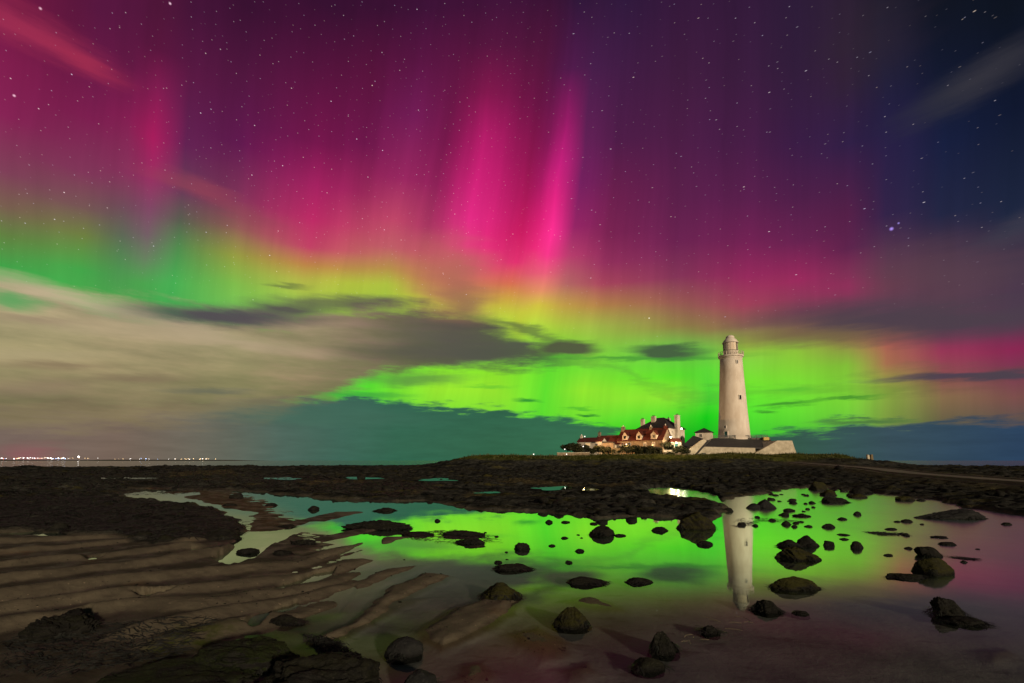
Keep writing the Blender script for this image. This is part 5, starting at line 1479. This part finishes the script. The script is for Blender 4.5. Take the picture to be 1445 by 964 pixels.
# ------------------------------------------------------------------ lamps in view
def lamp_post(px, py, y, label, watts, name='lamp_post', c=(1, .62, .3), aim=None):
    x = xat(px, y, 6); zt_ = zat(py, y)
    z0 = float(terrain(np.array([x]), np.array([y]))[0][0])
    o = thing(name, label, 'lamp', (x, y, z0))
    H = zt_ - z0
    bm = B(); tube(bm, (0, 0, -.3), (0, 0, H - .18), .05, 8, .035); obj('post', bm, M['dark_iron'], o)
    bm = B(); bmesh.ops.create_uvsphere(bm, u_segments=12, v_segments=8, radius=.16, matrix=Matrix.Translation((0, 0, H))); obj('lamp_globe', bm, M['lamp_small'], o, True)
    bm = B(); lathe(bm, [(H + .16, .2), (H + .24, .05)], 12); obj('cap', bm, M['dark_iron'], o)
    if watts:
        ld = bpy.data.lights.new('lamp_light', 'SPOT' if aim else 'POINT'); ld.energy = watts; ld.color = c; ld.shadow_soft_size = .22
        lo = bpy.data.objects.new('lamp_light', ld); col.objects.link(lo); lo.parent = o; lo.location = (0, -.3, H - .02)
        if aim:
            ld.spot_size = R(75); ld.spot_blend = .6; lo.location = (.25, .1, H)
            lo.rotation_euler = (Vector(aim) - Vector((x, y, z0 + H))).to_track_quat('-Z', 'Y').to_euler()
    return o
lamp_post(797, 634, 148, 'low garden lamp at the left end of the island', 0)
lamp_post(799.5, 641, 146, 'lower garden lamp nearest the shore at the left end', 0)
lamp_post(823, 630, 147.2, 'garden lamp standing at the corner of the low cottage', 120)
lamp_post(825.5, 616, 144, 'tall lamp rising over the roof of the low cottage', 17000, c=(1, .52, .20), aim=(44, 158, 9))
lamp_post(753, 641, 150, 'lone little lamp on the bare left part of the island', 0)
lamp_post(884, 627, 147.6, 'lamp between the hedges in front of the dormer cottage', 700, c=(1, .55, .22))
def wall_lamp(px, py, y, label, watts, c=(1, .8, .55), r=.3):
    x = xat(px, y, 6); z = zat(py, y)
    o = thing('flood_lamp', label, 'lamp', (x, y, z))
    bm = B(); box(bm, -r, r, -.12, .16, -r * .7, r * .7); obj('housing', bm, M['dark_iron'], o)
    bm = B(); box(bm, -r * .9, r * .9, -.16, -.123, -r * .6, r * .6); obj('lens', bm, M['lamp'], o)
    ld = bpy.data.lights.new('flood_light', 'POINT'); ld.energy = watts; ld.color = c; ld.shadow_soft_size = .25
    lo = bpy.data.objects.new('flood_light', ld); col.objects.link(lo); lo.parent = o; lo.location = (0, -.5, .0)
wall_lamp(962.5, 605, 164, 'bright flood lamp high on the right wall of the big white house', 500)
wall_lamp(947, 617, 146.5, 'bright flood lamp lighting the cottage gable', 2600, (1, .66, .32))
wall_lamp(954.5, 625, 147.6, 'bright flood lamp over the white porch', 500)

# ------------------------------------------------------------------ far shore and its lights
FY = 6200.0
bm = B()
xs = np.linspace(xat(-250, FY, 0), xat(330, FY, 0), 90)
hh = 9 + 9 * np.clip(fbm(xs / 500, xs * 0, 4, 300) + .3, 0, 1)
hh[-8:] *= np.linspace(1, .05, 8)
top = [(float(a), float(q)) for a, q in zip(xs, hh)]
prism(bm, [(top[0][0], -5)] + top + [(top[-1][0], -5)][:1], FY, FY + 900)
tag(obj('far_shore', bm, M['far_land']), kind='structure')
LIGHTC = {'white': ((1, .93, .86), 9), 'warm': ((1, .66, .32), 6), 'blue': ((.45, .62, 1), 7), 'red': ((1, .25, .22), 5)}
for k, (c, s) in LIGHTC.items(): M['far_' + k] = emis('far_lamp_' + k, c, s)
protoL = {}
def far_light(px, py, kind, size=1.0):
    y = FY - 60
    z = zat(py, y)
    lab = {'white': 'tiny white town light on the far shore', 'warm': 'tiny amber town light on the far shore', 'blue': 'tiny blue town light on the far shore', 'red': 'tiny red town light on the far shore'}[kind]
    o = thing('town_light', lab, 'light', (xat(px, y, z), y, 0), 0, kind + ' lights of the town across the water')
    bm = B(); tube(bm, (0, 0, 0), (0, 0, z - 2.5), .7, 6, .5); obj('mast', bm, M['dark_iron'], o)
    bm = B(); bmesh.ops.create_icosphere(bm, subdivisions=2, radius=3.6 * size, matrix=Matrix.Translation((0, 0, z))); obj('lamp_head', bm, M['far_' + kind], o, True)
    return o
rl_ = random.Random(5)
for i in range(44):
    px = rl_.uniform(0, 92); far_light(px, 646.6 + rl_.gauss(0, .45), rl_.choice(['white'] * 5 + ['warm', 'warm', 'blue', 'red']), rl_.uniform(.5, 1.25))
for px in (75, 79, 83, 87): far_light(px, 647.2, 'blue', 1.0)
for i in range(7): far_light(rl_.uniform(95, 140), 647 + rl_.gauss(0, .3), rl_.choice(['white', 'warm']), rl_.uniform(.4, .7))
for i in range(9): far_light(rl_.uniform(145, 240), 647.6 + rl_.gauss(0, .2), rl_.choice(['white', 'warm', 'warm', 'blue']), rl_.uniform(.35, .6))
far_light(206, 647.4, 'blue', 1.0); far_light(199, 647.0, 'blue', .7)
for i in range(22): far_light(rl_.uniform(246, 311), 647.7 + rl_.gauss(0, .3), rl_.choice(['warm', 'warm', 'white']), rl_.uniform(.4, .9))
bgl = far_light(111, 644.6, 'white', 2.6)
bgl['label'] = 'largest white light standing highest on the far shore, right of the dense row'; del bgl['group']
